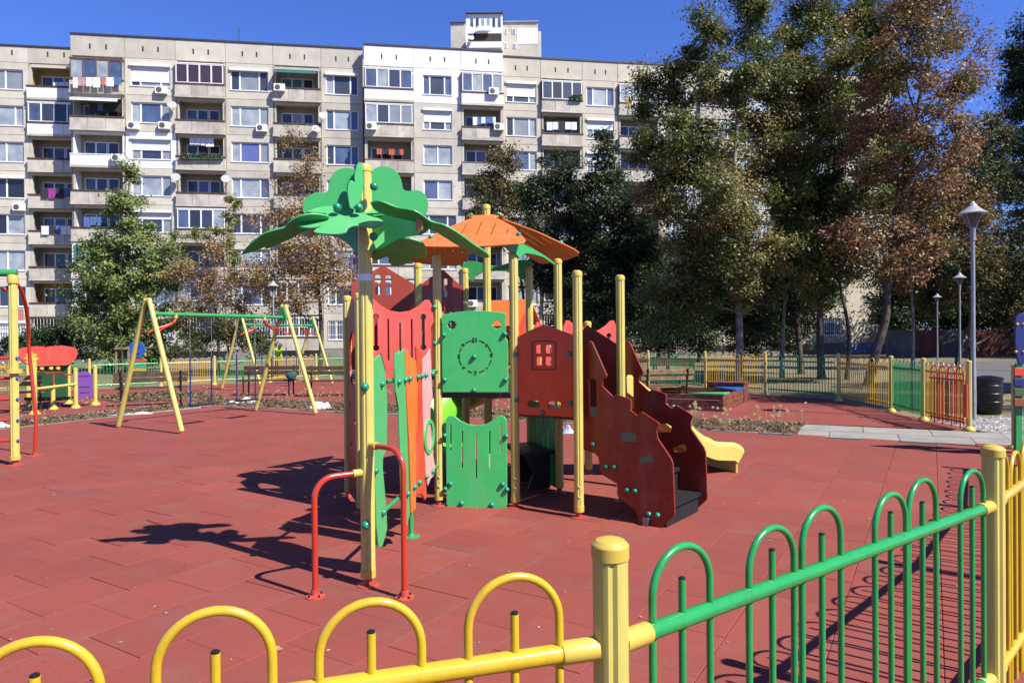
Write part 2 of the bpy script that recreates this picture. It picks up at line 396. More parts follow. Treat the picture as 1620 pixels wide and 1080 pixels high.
# ---- planting strip with leaf mulch
MUL = mat('brown_mulch_earth', (0.20, 0.14, 0.085), 0.95, 0.1, 5, 0.8, 40, col2=(0.09, 0.06, 0.04))
STRIP = [(-7.47,16.98),(4.56,11.12),(5.45,12.6),(-6.9,18.75),(-10.9,10.6),(-30,10.6),(-30,9.2),(-11.2,9.2)]
STRIP = [(-7.47,17.0),(4.58,11.14),(5.43,12.58),(-7.9,19.2),(-12.0,10.5),(-11.3,8.9)]
sheet('planting_bed', ccw(STRIP), -0.004, MUL)
PATCH = [tuple(G(a, b)[:2]) for a, b in ((140,629),(300,619),(352,628),(352,640),(300,634),(180,637))]
sheet('planting_bed', ccw(PATCH), 0.020, MUL)
dry = leafmat('dry_leaf_mulch', (0.22,0.14,0.07), (0.40,0.28,0.15), (0.10,0.065,0.04))
def scatter_bits(name, poly, n, size, z, m, seed, tilt=1.0, parent=None):
    rr = random.Random(seed); xs = [p[0] for p in poly]; ys = [p[1] for p in poly]; vs = []; fs = []; tone = []
    while len(fs) < n:
        x, y = rr.uniform(min(xs), max(xs)), rr.uniform(min(ys), max(ys))
        if not inside((x, y), poly): continue
        if abs(x) > 0.9*y+1: continue
        s = size*rr.uniform(0.5, 1.3); a = rr.uniform(0, 6.28); t = rr.uniform(-1, 1)*tilt; b = rr.uniform(0, 6.28)
        d = Vector((math.cos(a), math.sin(a), t*0.6)); e = Vector((-math.sin(a)*0.45, math.cos(a)*0.45, rr.uniform(-0.5,0.5)*tilt)); c = Vector((x, y, z+size*0.35*abs(t)+rr.random()*size*0.5*tilt))
        k = len(vs); vs += [c-d*s/2, c+e*s/2, c+d*s/2, c-e*s/2]; fs.append((k,k+1,k+2,k+3)); tone += [rr.random()]*4
    me = bpy.data.meshes.new(name); me.from_pydata([tuple(v) for v in vs], [], fs); me.materials.append(m)
    at = me.attributes.new('tone', 'FLOAT', 'POINT'); at.data.foreach_set('value', tone)
    o = bpy.data.objects.new(name, me); COL.objects.link(o); o['kind'] = 'stuff'
    if parent: o.parent = parent
    return o
tag(scatter_bits('leaf_mulch', STRIP, 13000, 0.075, 0.0, dry, 5), 'fallen brown leaves covering the planting strip behind the playground', 'leaves')
tag(scatter_bits('leaf_mulch', PATCH, 2600, 0.09, 0.022, dry, 6), 'fallen brown leaves in the bed behind the left bench', 'leaves')
# ---- kerbs
CON = mat('pale_concrete', (0.42, 0.40, 0.37), 0.85, 0.12, 4, 0.3, 60)
def kerb(a, b, w=0.06, h=0.035):
    mb = MB(); mb.bar((a[0],a[1],h/2-0.02), (b[0],b[1],h/2-0.02), w, h+0.04); o = mb.build('kerb', CON); o['kind'] = 'structure'; return o
kerb((-7.5,17.03),(4.58,11.17)); kerb((-7.9,19.2),(5.45,12.60)); kerb((-7.47,17.05),(-11.2,9.1)); kerb((-7.9,19.2),(-12.0,10.5))
# ---- concrete path with slabs
PM = mat('grey_concrete_paving', (0.40, 0.375, 0.335), 0.85, 0.1, 2.5, 0.25, 70, stain=0.25, sscale=1.2, rnd=0.06, scol=(0.22,0.21,0.19))
PATH = [(4.60,11.13),(5.45,12.58),(7.95,11.38),(13.5,8.7),(12.7,7.2),(7.1,9.82)]
path = sheet('path', ccw(PATH), -0.006, mat('dark_path_joint', (0.16,0.15,0.14), 0.95))
pd = Vector((0.893,-0.45,0)); pw = Vector((0.45,0.893,0)); p0 = Vector((4.60,11.13,0))
for i in range(8):
    for j in range(2):
        mb = MB(); x0 = max(0.02, i*1.0+(0.5 if j else 0) - 0.5); x1 = i*1.0+(0.5 if j else 0)+0.5
        if x1-x0 < 0.1: continue
        mb.obox(p0 + pd*(x0+0.006) + pw*(j*0.79+0.02) + Vector((0,0,-0.03)), pd*(x1-x0-0.012), pw*0.775, Vector((0,0,0.045+0.002*((i*3+j) % 3))))
        mb.build('paving_slab', PM, path)
# ---- gravel and asphalt to the right
GV = mat('white_gravel', (0.55, 0.54, 0.52), 0.9, 0.2, 30, 1.0, 60, col2=(0.30,0.30,0.29))
grv = [(7.95,11.42),(8.0,12.9),(10.2,13.6),(15,11.5),(13.5,8.75)]
sheet('gravel', ccw(grv), -0.002, GV)
gl = leafmat('gravel_stone', (0.62,0.61,0.60), (0.45,0.44,0.43), (0.75,0.74,0.72))
tag(scatter_bits('gravel_stones', grv, 3500, 0.06, 0.0, gl, 12), 'white gravel between the path and the lamp post', 'gravel')
ASP = mat('grey_asphalt', (0.16, 0.155, 0.15), 0.92, 0.12, 3, 0.3, 50, col2=(0.12,0.118,0.115))
sheet('road', ccw([(13,20),(17.5,29),(19,40),(40,44),(45,36),(26,30),(18,18)]), -0.03, ASP)
# ================================================================== FENCES
def fpost(parent, x, y, h, r=0.04, foot=True, z=0.0):
    mb = MB(); mb.lathe([(r, z), (r, z+h-0.03)], (x, y, 0), 24, grooves=(0, 6, 12, 18)); p = mb.build('post', YEL, parent, 35)
    mb = MB(); c = r*1.07; mb.lathe([(c, z+h-0.046), (c, z+h-0.018), (c*0.96, z+h-0.0145), (c*0.75, z+h-0.006), (c*0.4, z+h-0.001), (0.002, z+h)], (x, y, 0), 24); mb.build('cap', YCAP, p, 18)
    if foot:
        mb = MB(); mb.lathe([(r*2.3, z+0.012), (r*2.3, z+0.03), (r*1.9, z+0.06), (r*1.15, z+0.085), (r*1.0, z+0.09)], (x, y, 0), 24); mb.build('foot_cover', YCAP, p, 35)
    return p
def hoopmesh(w, top, r, seg, n):
    pts = [(-w/2, 0, 0.10), (-w/2, 0, top-w/2)]
    for k in range(1, n): a = math.pi - math.pi*k/n; pts.append((w/2*math.cos(a), 0, top-w/2+w/2*math.sin(a)))
    pts += [(w/2, 0, top-w/2), (w/2, 0, 0.10)]
    mb = MB(); mb.tube(pts, r, seg); return mb
def fpanel(parent, A, B, col, centres, hw=0.21, top=1.135, rail=0.955, rr=0.021, hr=0.0095, seg=12, n=14, clamps=True, z=0.0, ph=1.055):
    A, B = Vector((A[0], A[1], z)), Vector((B[0], B[1], z)); e = (B-A).normalized(); L = (B-A).length; ang = math.atan2(e.y, e.x); up = Vector((0,0,1))
    for zz in (rail, 0.26 if clamps else 0.19):
        mb = MB(); mb.tube([A+e*0.10+up*zz, B-e*0.10+up*zz], rr, seg+4); r_ = mb.build('rail', col, parent, 40)
        if clamps:
            for q, dd in ((A, 1), (B, -1)):
                mb = MB(); mb.tube([q+e*dd*0.035+up*zz, q+e*dd*0.115+up*zz, q+e*dd*0.12+up*zz], [rr*1.22, rr*1.22, rr*1.12], seg+4); mb.build('rail_socket', YCAP, r_, 40)
    mh = [hoopmesh(hw, top, hr, seg, n).mesh('hoop', col, 50), hoopmesh(hw, top-0.018, hr, seg, n).mesh('hoop', col, 50)]
    mb = MB(); mb.tube([(0,0,0.10),(0,0,ph)], hr, seg); mp = mb.mesh('picket', col, 50)
    side = Vector((e.y, -e.x, 0))*0.0
    plug = MB().lathe([(hr*0.92,ph-0.004),(hr*0.92,ph+0.0035),(hr*0.5,ph+0.006),(0.0005,ph+0.006)], seg=10).mesh('picket_plug', IRON, 40) if clamps else None
    for i, c in enumerate(centres):
        inst('hoop', mh[i % 2], parent, A+e*c+side, rot=(0,0,ang))
        pk = inst('picket', mp, parent, A+e*c+side, rot=(0,0,ang))
        if plug: q_ = bpy.data.objects.new('picket_plug', plug); COL.objects.link(q_); q_.parent = pk
FA, FB = Vector((0.2167,1.5339,0)), Vector((1.9463,2.7650,0))
FD = FA + Vector((-1.2627,-0.3794,0)).normalized()*2.12
FC = [FB, Vector((3.49,4.245,0)), Vector((4.92,5.88,0)), Vector((6.15,7.70,0)), Vector((6.95,9.25,0))]
nf = thing('playground_fence', 'near yellow and green hoop-topped metal fence along the bottom edge of the photo', 'fence', (FA.x, FA.y, 0))
for p in (FD, FA, FB, FC[1], FC[2], FC[3]): fpost(nf, p.x, p.y, 1.2)
fpanel(nf, FA, FB, GFEN, (0.24,0.612,0.862,1.279,1.506,1.919), seg=14, n=20)
fpanel(nf, FA, FD, YFEN, (0.226,0.530,0.822,1.119,1.43,1.74,1.96), hw=0.205, seg=14, n=20)
CC = (0.16,0.42,0.66,0.93,1.20,1.46,1.72,1.98)
for a, b, m in ((FC[0],FC[1],YFEN),(FC[1],FC[2],GFEN),(FC[2],FC[3],YFEN)):
    L = (b-a).length; fpanel(nf, a, b, m, [L*c/2.14 for c in CC])
# far right fence, left fence
def far_fence(name, label, pts, cols, h, top, rail, per):
    t = thing(name, label, 'fence', (pts[0][0], pts[0][1], 0))
    for p in pts: fpost(t, p[0], p[1], h, 0.042)
    for k in range(len(pts)-1):
        a, b = Vector((*pts[k],0)), Vector((*pts[k+1],0)); L = (b-a).length
        fpanel(t, a, b, cols[k % len(cols)], [L*(i+0.75)/(per+0.5) for i in range(per)], hw=0.155*L/2.1*7/per*1.15, top=top, rail=rail, seg=6, n=8, clamps=False, ph=rail+0.07)
    return t
rf = [(7.72,11.54),(7.80,12.95),(8.02,14.45),(8.10,16.95),(6.95,18.75),(5.75,20.35),(4.40,22.1),(2.7,23.3)]
far_fence('playground_fence', 'hoop-topped fence with yellow and green panels behind the sandbox, ending at the open gate', rf, [YFEN, GFEN, YFEN, GFEN, YFEN, GFEN, YFEN], 1.2, 1.13, 0.96, 8)
lf = [(-19.6,19.3),(-17.8,20.6),(-15.9,21.6),(-14.0,22.6),(-12.35,24.0),(-10.95,25.1),(-9.35,26.3),(-7.9,27.5),(-6.2,28.6),(-4.4,27.6),(-2.6,26.5),(-0.8,25.4),(1.0,24.3)]
far_fence('playground_fence', 'hoop-topped fence with yellow and green panels behind the benches and swings', lf, [YFEN, YFEN, GFEN, GFEN, YFEN, GFEN, YFEN, GFEN, GFEN, YFEN, GFEN, YFEN], 1.08, 1.02, 0.86, 7)
# fence end post by the path and the open red gate
gp = thing('fence_post', 'pair of yellow posts at the right side of the path opening', 'post', (FC[4].x, FC[4].y, 0))
q = G(1591,712); fpost(gp, q.x-0.02, q.y-0.45, 1.16, 0.05); fpost(gp, q.x+0.10, q.y-0.05, 1.22, 0.045)
gate = thing('gate', 'open red hoop-topped metal gate beside the grey path', 'gate', (7.60,11.50,0))
gA = Vector((7.60,11.46,0)); gB = G(1457,668); gB.z = 0; ge = (gB-gA).normalized()
for zz in (0.16, 0.86):
    mb = MB(); mb.bar(gA+Vector((0,0,zz)), gA+ge*1.0+Vector((0,0,zz)), 0.035, 0.03); mb.build('rail', RFEN, gate)
gh = hoopmesh(0.19, 1.08, 0.011, 8, 10).mesh('hoop', RFEN, 50); mb = MB(); mb.tube([(0,0,0.05),(0,0,0.93)], 0.011, 8); gpk = mb.mesh('picket', RFEN, 50)
for k in range(4):
    inst('hoop', gh, gate, gA+ge*(0.13+0.245*k), rot=(0,0,math.atan2(ge.y, ge.x))); inst('picket', gpk, gate, gA+ge*(0.13+0.245*k))
mb = MB(); mb.lathe([(0.03,0.25),(0.03,0.80)], (gA.x-0.005, gA.y-0.03, 0), 12); mb.build('hinge_bar', RFEN, gate, 40)
# ================================================================== MAIN PLAY STRUCTURE
HC = Vector((-0.26, 7.22, 0))
def hexp(a): a = math.radians(a-8); return Vector((HC.x+0.75*math.cos(a), HC.y+0.75*math.sin(a), 0))
Pd, Pe, Pf, Pc, Pb, Pa = hexp(240), hexp(300), hexp(0), hexp(60), hexp(120), hexp(180)
nL = Vector((-0.927,-0.375,0))*0.75; nS = Vector((0.927,0.375,0))*0.75
PH, PL = Pd+nL, Pa+nL                       # left square
P5, P6 = Vector((0.59,6.13,0)), Vector((1.07,6.73,0))   # right square
PS1, PS2 = Pc+nS, Pf+nS                     # slide square
PT = Vector((-0.96,4.49,0))                 # tree pole
ps = thing('play_structure', 'multi-tower playground climbing frame with leaf-shaped canopy, orange roof and red house panels', 'play structure', (HC.x, HC.y, 0))
UPZ = Vector((0,0,1))
bolt_me = MB().lathe([(0.024,0),(0.024,0.008),(0.021,0.018),(0.013,0.027),(0.002,0.030)], seg=12).mesh('bolt_cap', TEAL, 40)
wb_me = MB().lathe([(0.011,0),(0.010,0.006),(0.005,0.010),(0.001,0.011)], seg=10).mesh('bolt_head', BOLTW, 40)
def bolt(parent, p, n, me=None, s=1.0):
    q = Vector((0,0,1)).rotation_difference(Vector(n)); inst('bolt_cap' if me is None else 'bolt_head', me or bolt_me, parent, p, quat=q, sc=(s,s,s))
def post(p, h, r=0.043, foot=True, top=True, root=None):
    root = root or ps
    mb = MB(); mb.lathe([(r, 0.10), (r, h-0.03)], (p.x, p.y, 0), 32, grooves=(0,8,16,24)); o = mb.build('post', YEL, root, 35)
    c = r*1.08
    if top:
        mb = MB(); mb.lathe([(c, h-0.055), (c, h-0.025), (c*0.9, h-0.012), (c*0.55, h-0.002), (0.002, h)], (p.x,p.y,0), 24); mb.build('cap', YCAP, o, 35)
    if foot:
        mb = MB(); mb.lathe([(c, 0.085), (c, 0.14)], (p.x,p.y,0), 24); mb.build('collar', YCAP, o, 35)
        mb = MB(); mb.lathe([(0.075,0.025),(0.075,0.036),(0.026,0.04),(0.026,0.10)], (p.x,p.y,0), 20); mb.build('foot', FOOT, o, 35)
        d = Vector((-p.x, -p.y, 0)).normalized()
        for z in (0.22, 0.31): bolt(o, p+d*r*0.97+UPZ*z, d, wb_me)
    return o
for p, h in ((Pa,2.46),(Pb,2.46),(Pc,2.46),(Pd,2.46),(Pe,2.47),(Pf,2.47),(P5,2.25),(P6,2.26),(PH,2.08),(PL,2.10),(PS2,1.86),(PS1,1.84)): post(p, h)
post(Vector((HC.x,HC.y,0)), 3.06)
tp = post(PT, 2.80, 0.046)
mb = MB(); mb.lathe([(0.0475,2.03),(0.0475,2.075)], (PT.x,PT.y,0), 24); mb.build('label_band', WHT, tp, 35)
def panel(name, A, B, m, outline, holes=(), px=True, th=0.019, off=0.0, rnd=0.0, bolts=(), crop=None, front=1, lab=None):
    """plate standing on the line A-B; outline either pixel positions or (distance, height)"""
    A, B = Vector((A.x,A.y,0)), Vector((B.x,B.y,0)); e = (B-A).normalized(); n = Vector((e.y,-e.x,0))
    if n.dot(-A) < 0: n = -n
    A = A + n*off; B = B + n*off
    cv = (lambda q: wallhit(crop[0]+q[0]/crop[2], crop[1]+q[1]/crop[2], A, B)) if crop else ((lambda q: wallhit(q[0], q[1], A, B)) if px else (lambda q: q))
    o = [cv(q) for q in outline]; hs = [[cv(q) for q in h] for h in holes]
    if rnd: o = rounded(o, rnd)
    mb = MB(); mb.plate(o, hs, A, e, UPZ, th); ob = mb.build(name, m, ps)
    for q in bolts:
        s, h = cv(q); bolt(ob, A+e*s+UPZ*h+n*(th/2), n)
    if lab: ob['label'] = lab
    return ob
def inlay(parent, A, B, m, poly, off, crop, th=0.003):
    A, B = Vector((A.x,A.y,0)), Vector((B.x,B.y,0)); e = (B-A).normalized(); n = Vector((e.y,-e.x,0))
    if n.dot(-A) < 0: n = -n
    A = A+n*off; B = B+n*off
    o = [wallhit(crop[0]+q[0]/crop[2], crop[1]+q[1]/crop[2], A, B) for q in poly]
    return MB().plate(o, [], A, e, UPZ, th, 0.0006).build('cut_line', m, parent)
def slot(x, y0, y1, w): return rrect(x-w/2, y0, x+w/2, y1, w*0.45, 2)
def flower(cx, cy, r): return [(cx+(r*(1+0.13*math.cos(8*t)))*math.cos(t), cy+(r*(1+0.13*math.cos(8*t)))*math.sin(t)) for t in [2*math.pi*k/40 for k in range(40)]]
# ---- front green clock panel (d-e) and the lower green panel
CR = (660,460,5.4)
gp1 = panel('wall_panel', Pd, Pe, GRN3, [(214,205),(300,187),(390,175),(480,170),(570,171),(660,178),(757,192),(758,400),(776,430),(776,640),(776,865),(218,865),(214,600)], [flower(297,292,36), flower(682,287,36)], crop=CR, off=0.035, rnd=0.01,
      bolts=[(490,562),(230,378),(750,368),(235,760),(757,757),(488,848)], lab='green clock-face panel with mirrored numerals')
n_de = Vector(((Pe-Pd).y, -(Pe-Pd).x, 0)).normalized(); e_de = (Pe-Pd).normalized()
if n_de.y > 0: n_de = -n_de
def arcseg(cx, cy, r, a0, a1, w):
    A0, A1 = math.radians(a0), math.radians(a1); o = []
    for k in range(7): t = A0+(A1-A0)*k/6; o.append((cx+(r+w/2)*math.cos(t), cy-(r+w/2)*math.sin(t)))
    for k in range(7): t = A1+(A0-A1)*k/6; o.append((cx+(r-w/2)*math.cos(t), cy-(r-w/2)*math.sin(t)))
    return o
for a in (60,30,0,-30,-60,-90,-120,-150,180,150,120,90):
    pass
for a0, a1 in ((54,76),(15,37),(-34,-12),(-75,-57),(-118,-102),(-168,-147),(149,165),(104,126)):
    inlay(gp1, Pd, Pe, INK, arcseg(497,560,139,a0,a1,9), 0.035+0.0105, CR)
def numeral(txt, px, py, size, parent):
    cu = bpy.data.curves.new('numeral', 'FONT'); cu.body = txt; cu.size = size; cu.align_x = 'CENTER'; cu.align_y = 'CENTER'; cu.extrude = 0.0015; cu.offset = 0.002
    t = bpy.data.objects.new('tmp', cu); COL.objects.link(t)
    bpy.context.view_layer.update(); dg = bpy.context.evaluated_depsgraph_get(); me = bpy.data.meshes.new_from_object(t.evaluated_get(dg))
    bpy.data.objects.remove(t); me.name = 'numeral'
    A = Pd+n_de*0.046; s, h = wallhit(CR[0]+px/CR[2], CR[1]+py/CR[2], A, A+e_de)
    M = Matrix((( -e_de.x, 0, n_de.x, 0),( -e_de.y, 0, n_de.y, 0),(0, 1, 0, 0),(0,0,0,1)))   # mirrored lettering, as cut from behind
    me.transform(M); me.flip_normals(); me.materials.clear(); me.materials.append(INK)
    inst('numeral', me, parent, A+e_de*s+UPZ*h)
numeral('12', 493, 422, 0.058, gp1); numeral('3', 358, 561, 0.058, gp1); numeral('6', 497, 702, 0.058, gp1); numeral('9', 636, 552, 0.058, gp1)
numeral('+', 393, 464, 0.058, gp1); numeral('\u00f7', 398, 658, 0.058, gp1); numeral('x', 594, 461, 0.05, gp1); numeral('-', 596, 655, 0.06, gp1)
C8 = (660,640,5.4)
panel('wall_panel', Pd, Pe, GRN3, [(245,150),(250,118),(270,98),(300,92),(328,102),(370,135),(430,163),(510,176),(590,163),(645,133),(690,100),(718,92),(745,102),(762,125),(767,160),(769,850),(760,878),(735,892),(300,885),(268,872),(252,845)],
      [slot(288,165,392,11), slot(386,222,538,11), slot(505,255,630,11), slot(620,222,541,11), slot(717,165,400,11)], crop=C8, off=0.035,
      bolts=[(285,672),(732,676),(382,838),(640,850),(238,262),(762,265),(245,715),(768,720)], lab='lower green panel with narrow vertical slots')
# ---- brick-red house panel (e - right post) with four-pane window
hp = panel('house_panel', Pe, P5, DRED, [(845,410),(862,390),(960,340),(1080,290),(1190,325),(1290,362),(1330,380),(1336,1000),(1336,1078),(850,1052)],
      [rrect(1015,460,1070,535,14,3), rrect(1096,460,1154,535,14,3), rrect(1018,562,1070,638,14,3), rrect(1096,562,1154,638,14,3), rrect(945,935,1050,995,26,4), rrect(1118,942,1230,1004,26,4)], crop=CR, off=0.0,
      bolts=[(855,545),(1305,540),(857,930),(1312,958),(1075,1040)], lab='brick-red house-shaped panel with four-pane window')
for poly in ([(978,440),(986,440),(986,676),(978,676)], [(1180,440),(1188,440),(1188,676),(1180,676)], [(986,668),(1180,668),(1180,676),(986,676)], [(978,440),(1020,428),(1080,423),(1140,428),(1188,440),(1188,447),(1140,435),(1080,430),(1020,435),(978,447)]):
    inlay(hp, Pe, P5, INK, poly, 0.0105, CR)
# gable on the far side of the right square
panel('house_panel', Pf, P6, MAR, [(892,548),(930,515),(983,549),(983,655),(892,652)], off=-0.02, lab='dark red gable panel behind the stairs')
# salmon panels of the slide tower
def salmon(A, B, z, name='wall_panel', holes=True, off=0.0, lab=None):
    L = (Vector((B.x-A.x,B.y-A.y,0))).length; w = L-0.09; x0 = 0.045
    X = lambda t: x0+w*t
    top = [(X(0.0),z+0.55),(X(0.015),z+0.70),(X(0.06),z+0.765),(X(0.13),z+0.765),(X(0.22),z+0.71),(X(0.35),z+0.66),(X(0.5),z+0.645),(X(0.65),z+0.66),(X(0.78),z+0.71),(X(0.87),z+0.765),(X(0.94),z+0.765),(X(0.985),z+0.70),(X(1.0),z+0.55)]
    o = [(X(0.04),z+0.04),(X(0.08),z)] + [(X(0.92),z),(X(0.96),z+0.04),(X(0.96),z+0.50)] + top[::-1] + [(X(0.04),z+0.50)]
    H = []
    if holes:
        for t, b, c in ((0.33,0.19,0.58),(0.5,0.22,0.545),(0.67,0.19,0.58)): H.append(rrect(X(t)-0.007, z+b, X(t)+0.007, z+c, 0.006, 2))
        for t in (0.155, 0.84):
            k = []
            for a in range(-60, 241, 20): k.append((X(t)+0.028*math.cos(math.radians(a)), z+0.60+0.028*math.sin(math.radians(a))))
            for a in range(120, 421, 20): k.append((X(t)+0.028*math.cos(math.radians(a)), z+0.31+0.028*math.sin(math.radians(a))))
            H.append(k)
    return panel(name, A, B, SAL, o, H, px=False, off=off, lab=lab)
sp = salmon(PH, Pd, 1.255, off=0.02, lab='salmon red panel with keyhole slots')
for q in ((0.71,2.0-0.05),(0.71,1.60)):
    nn = Vector(((Pd-PH).y, -(Pd-PH).x, 0)).normalized(); bolt(sp, PH+(Pd-PH).normalized()*q[0]+UPZ*q[1]+nn*0.03, nn)
salmon(Pf, PS2, 1.06); salmon(Pc, PS1, 1.06)
# gable panels of the left tower
def gable(A, B, z0, zs, zp, m, win=True, off=0.0, slots=False, lab=None):
    L = Vector((B.x-A.x,B.y-A.y,0)).length; x0, x1 = 0.04, L-0.04; c = L/2
    H = []
    if win:
        for dx in (-0.085, 0.025):
            for dz in (-0.09, 0.03): H.append(rrect(c+dx, zs+dz-0.03, c+dx+0.062, zs+dz+0.06, 0.02, 3))
    if slots:
        for k in range(5): H.append(rrect(x0+0.07+k*0.125, z0+0.35, x0+0.11+k*0.125, z0+0.62, 0.018, 3))
    return panel('house_panel', A, B, m, [(x0,z0),(x1,z0),(x1,zs),(c,zp),(x0,zs)], H, px=False, rnd=0.02, off=off, lab=lab)
gable(PL, Pa, 1.33, 2.23, 2.42, RUST); gable(Pa, Pb, 1.33, 2.23, 2.42, MAR, slots=True)
# climbing wall seen edge-on on the left
L = (PH-PL).length; ho = [circ(L/2+dx, z, 0.035, 10) for dx, z in ((-0.18,1.0),(0.12,0.85),(-0.1,0.6),(0.18,0.45),(-0.2,0.3),(0.1,0.18))]
panel('climbing_wall', PL, PH, RUST, [(0.05,0.08),(L-0.05,0.08),(L-0.05,1.9),(L/2,2.07),(0.05,1.9)], [rrect(L/2-0.2,1.2,L/2+0.2,1.72,0.18,6)]+ho, px=False, rnd=0.02, lab='brick-red climbing wall with arch opening and hand holes')
# decks
def deck(name, pts, z, m=BLK, t=0.05):
    c = sum((Vector(p) for p in pts), Vector())/len(pts); q = [c+(Vector(p)-c)*0.97 for p in pts]; n = len(q)
    mb = MB(); mb.add([(p.x,p.y,z) for p in q]+[(p.x,p.y,z-t) for p in q], [tuple(range(n)), tuple(reversed(range(n,2*n)))]+[(i, n+i, n+(i+1) % n, (i+1) % n) for i in range(n)])
    return mb.build(name, m, ps)
deck('deck', [Pd,Pe,Pf,Pc,Pb,Pa], 1.12); deck('deck', [Pe,P5,P6,Pf], 0.95); deck('deck', [PL,PH,Pd,Pa], 1.30); deck('deck', [Pf,PS2,PS1,Pc], 1.08)
# lower dark panels, bench under the deck
for k in range(6):
    a = Pc+(Pf-Pc)*(0.08+0.145*k); b = Pc+(Pf-Pc)*(0.08+0.145*k+0.12)
    MB().bar((a.x,a.y,0.5),(b.x,b.y,0.5),0.02,0.86).build('slat', GRN, ps)
bq = (Pc+Pf)/2; bn = Vector((-0.927,-0.375,0)); be = (Pf-Pc).normalized()
MB().obox(bq-be*0.33+bn*0.02+UPZ*0.43, be*0.66, bn*0.34, UPZ*0.035).build('bench_seat', BLK, ps)
MB().plate([(0,0.05),(0.26,0.05),(0.2,0.2),(0.30,0.43),(0,0.43)], [], bq-be*0.2+bn*0.03, bn, UPZ, 0.03).build('bench_bracket', BLK, ps)
MB().plate([(0,0.05),(0.26,0.05),(0.2,0.2),(0.30,0.43),(0,0.43)], [], bq+be*0.2+bn*0.03, bn, UPZ, 0.03).build('bench_bracket', BLK, ps)
# ---- castle stairs
cd = Vector((0.788,-0.616,0)); cw = Vector((0.616,0.788,0)); N0 = Vector((0.62,6.28,0))
near_px = [(933.8,539.3),(937.8,541.2),(961,594),(959.5,597.5),(954.4,600.5),(953.6,610.4),(969.6,626.4),(972,626),(977,623.7),(997.5,631),(999,634),(998.5,648.9),(1009,657),(1011.5,654),(1016.3,651),(1042.5,668),(1043.7,671),(1039.8,681),(1041,692.5),(1062,723.7),(1065.3,733),(1068,810),(1067,815),(1047,840.2),(1030,839.4),(1029,828),(1022,828),(1021,837),(1012,835.5),(1008.4,812),(1003,804),(979,787.4),(977,764.7),(955,751.5),(950.5,744),(947,723),(942,717),(922.5,710),(922,560),(924,550),(930.4,541)]
def csh(q): return wallhit(q[0], q[1], N0, N0+cd)
ol = [csh(q) for q in near_px]; ol = [(s, max(0.03, h)) for s, h in ol]
sl_ = [csh(q) for q in ((932,602),(934,599),(938,598.5),(942,599.5),(944,603),(944.5,656),(936,658.5),(934,657))]
hA = [csh(q) for q in ((982,683.5),(1000,683),(1007.5,687.5),(1007,697.5),(984,697),(981,690))]
hB = [csh(q) for q in ((1011,724),(1030,718.5),(1033,725),(1032,731.5),(1013,732),(1010.5,728))]
for k, off in ((0, 0.0), (1, 0.70)):
    o = MB().plate(ol, [sl_, hA, hB], N0+cw*off, cd, UPZ, 0.019).build('stair_side', MAR, ps); o['label'] = 'dark red castle-shaped stair side with stepped battlements'
    if k == 0:
        for q in ((973.6,737.9),(961,737.3),(993.5,774.2),(1006.3,775.6),(1028,812),(1041.7,813.7),(940,702)):
            s, h = csh(q); bolt(o, N0+cd*s+UPZ*h-cw*0.0095, -cw)
    else:
        for q in ((976.4,570.5),(976.9,599)):
            s, h = wallhit(q[0], q[1], N0+cw*off, N0+cw*off+cd); bolt(o, N0+cw*off+cd*s+UPZ*h-cw*0.0095, -cw)
sB = max(s for s, h in ol)
for k in range(4):
    z = 0.21+0.21*k; s1 = sB-0.06-0.20*k; s0 = s1-0.26
    o = MB().obox(N0+cd*s0+cw*0.012+UPZ*(z-0.03), cd*(s1-s0), cw*0.676, UPZ*0.03).build('stair_tread', GRY, ps)
    MB().obox(N0+cd*(s1-0.045)+cw*0.014+UPZ*max(0.035, z-0.21), cd*0.02, cw*0.672, UPZ*(z-0.032-max(0.035, z-0.21))).build('stair_riser', GRY, ps)
MB().box(N0+cd*(csh((1025,836))[0])-cw*0.03+UPZ*0.06, (0.05,0.04,0.08), math.atan2(cd.y,cd.x)).build('stair_foot', STEEL, ps)
# ---- yellow slide
def sweep(name, path, sec, m, th=0.012):
    """sec: list of (across, up) for the inner skin, given a side vector per path point"""
    P = [Vector(p) for p in path]; n = len(P); k = len(sec); vs = []; fs = []
    for i in range(n):
        t = (P[min(i+1,n-1)]-P[max(i-1,0)]).normalized(); s = Vector((t.y,-t.x,0)).normalized(); u = s.cross(t).normalized()
        for d in (0, -th):
            for a, b in sec: vs.append(P[i]+s*a*(1+ (0.04 if d else 0))+u*(b+d))
    W = 2*k
    for i in range(n-1):
        for j in range(k-1):
            a = i*W+j; fs.append((a, a+1, a+W+1, a+W)); b = a+k; fs.append((b, b+W, b+W+1, b+1))
        for j in (0, k-1):
            a = i*W+j; q = (a, a+W, a+W+k, a+k); fs.append(q if j == 0 else q[::-1])
    for i in (0, n-1):
        for j in range(k-1):
            a = i*W+j; fs.append((a, a+k, a+k+1, a+1) if i == 0 else (a, a+1, a+k+1, a+k))
    return MB().add(vs, fs).build(name, m, ps, 40)
sd = Vector((0.927,0.375,0)); s0 = (PS1+PS2)/2
prof = cat_rom([(0.0,1.09),(0.12,1.07),(0.45,0.83),(0.80,0.56),(1.05,0.36),(1.28,0.25),(1.48,0.22),(1.58,0.21),(1.64,0.17)], 5)
ysec = [(-0.30,0.14),(-0.26,0.175),(-0.215,0.16),(-0.19,0.03),(-0.15,0.0),(0.15,0.0),(0.19,0.03),(0.215,0.16),(0.26,0.175),(0.30,0.14),(0.31,-0.02)]
ysec = [(-0.31,-0.04)]+ysec
o = sweep('slide_chute', [s0+sd*q.x+UPZ*q.y for q in prof], ysec, YSL); o['label'] = 'yellow plastic slide chute'
e_ = s0+sd*1.61
sq = Vector((sd.y,-sd.x,0))
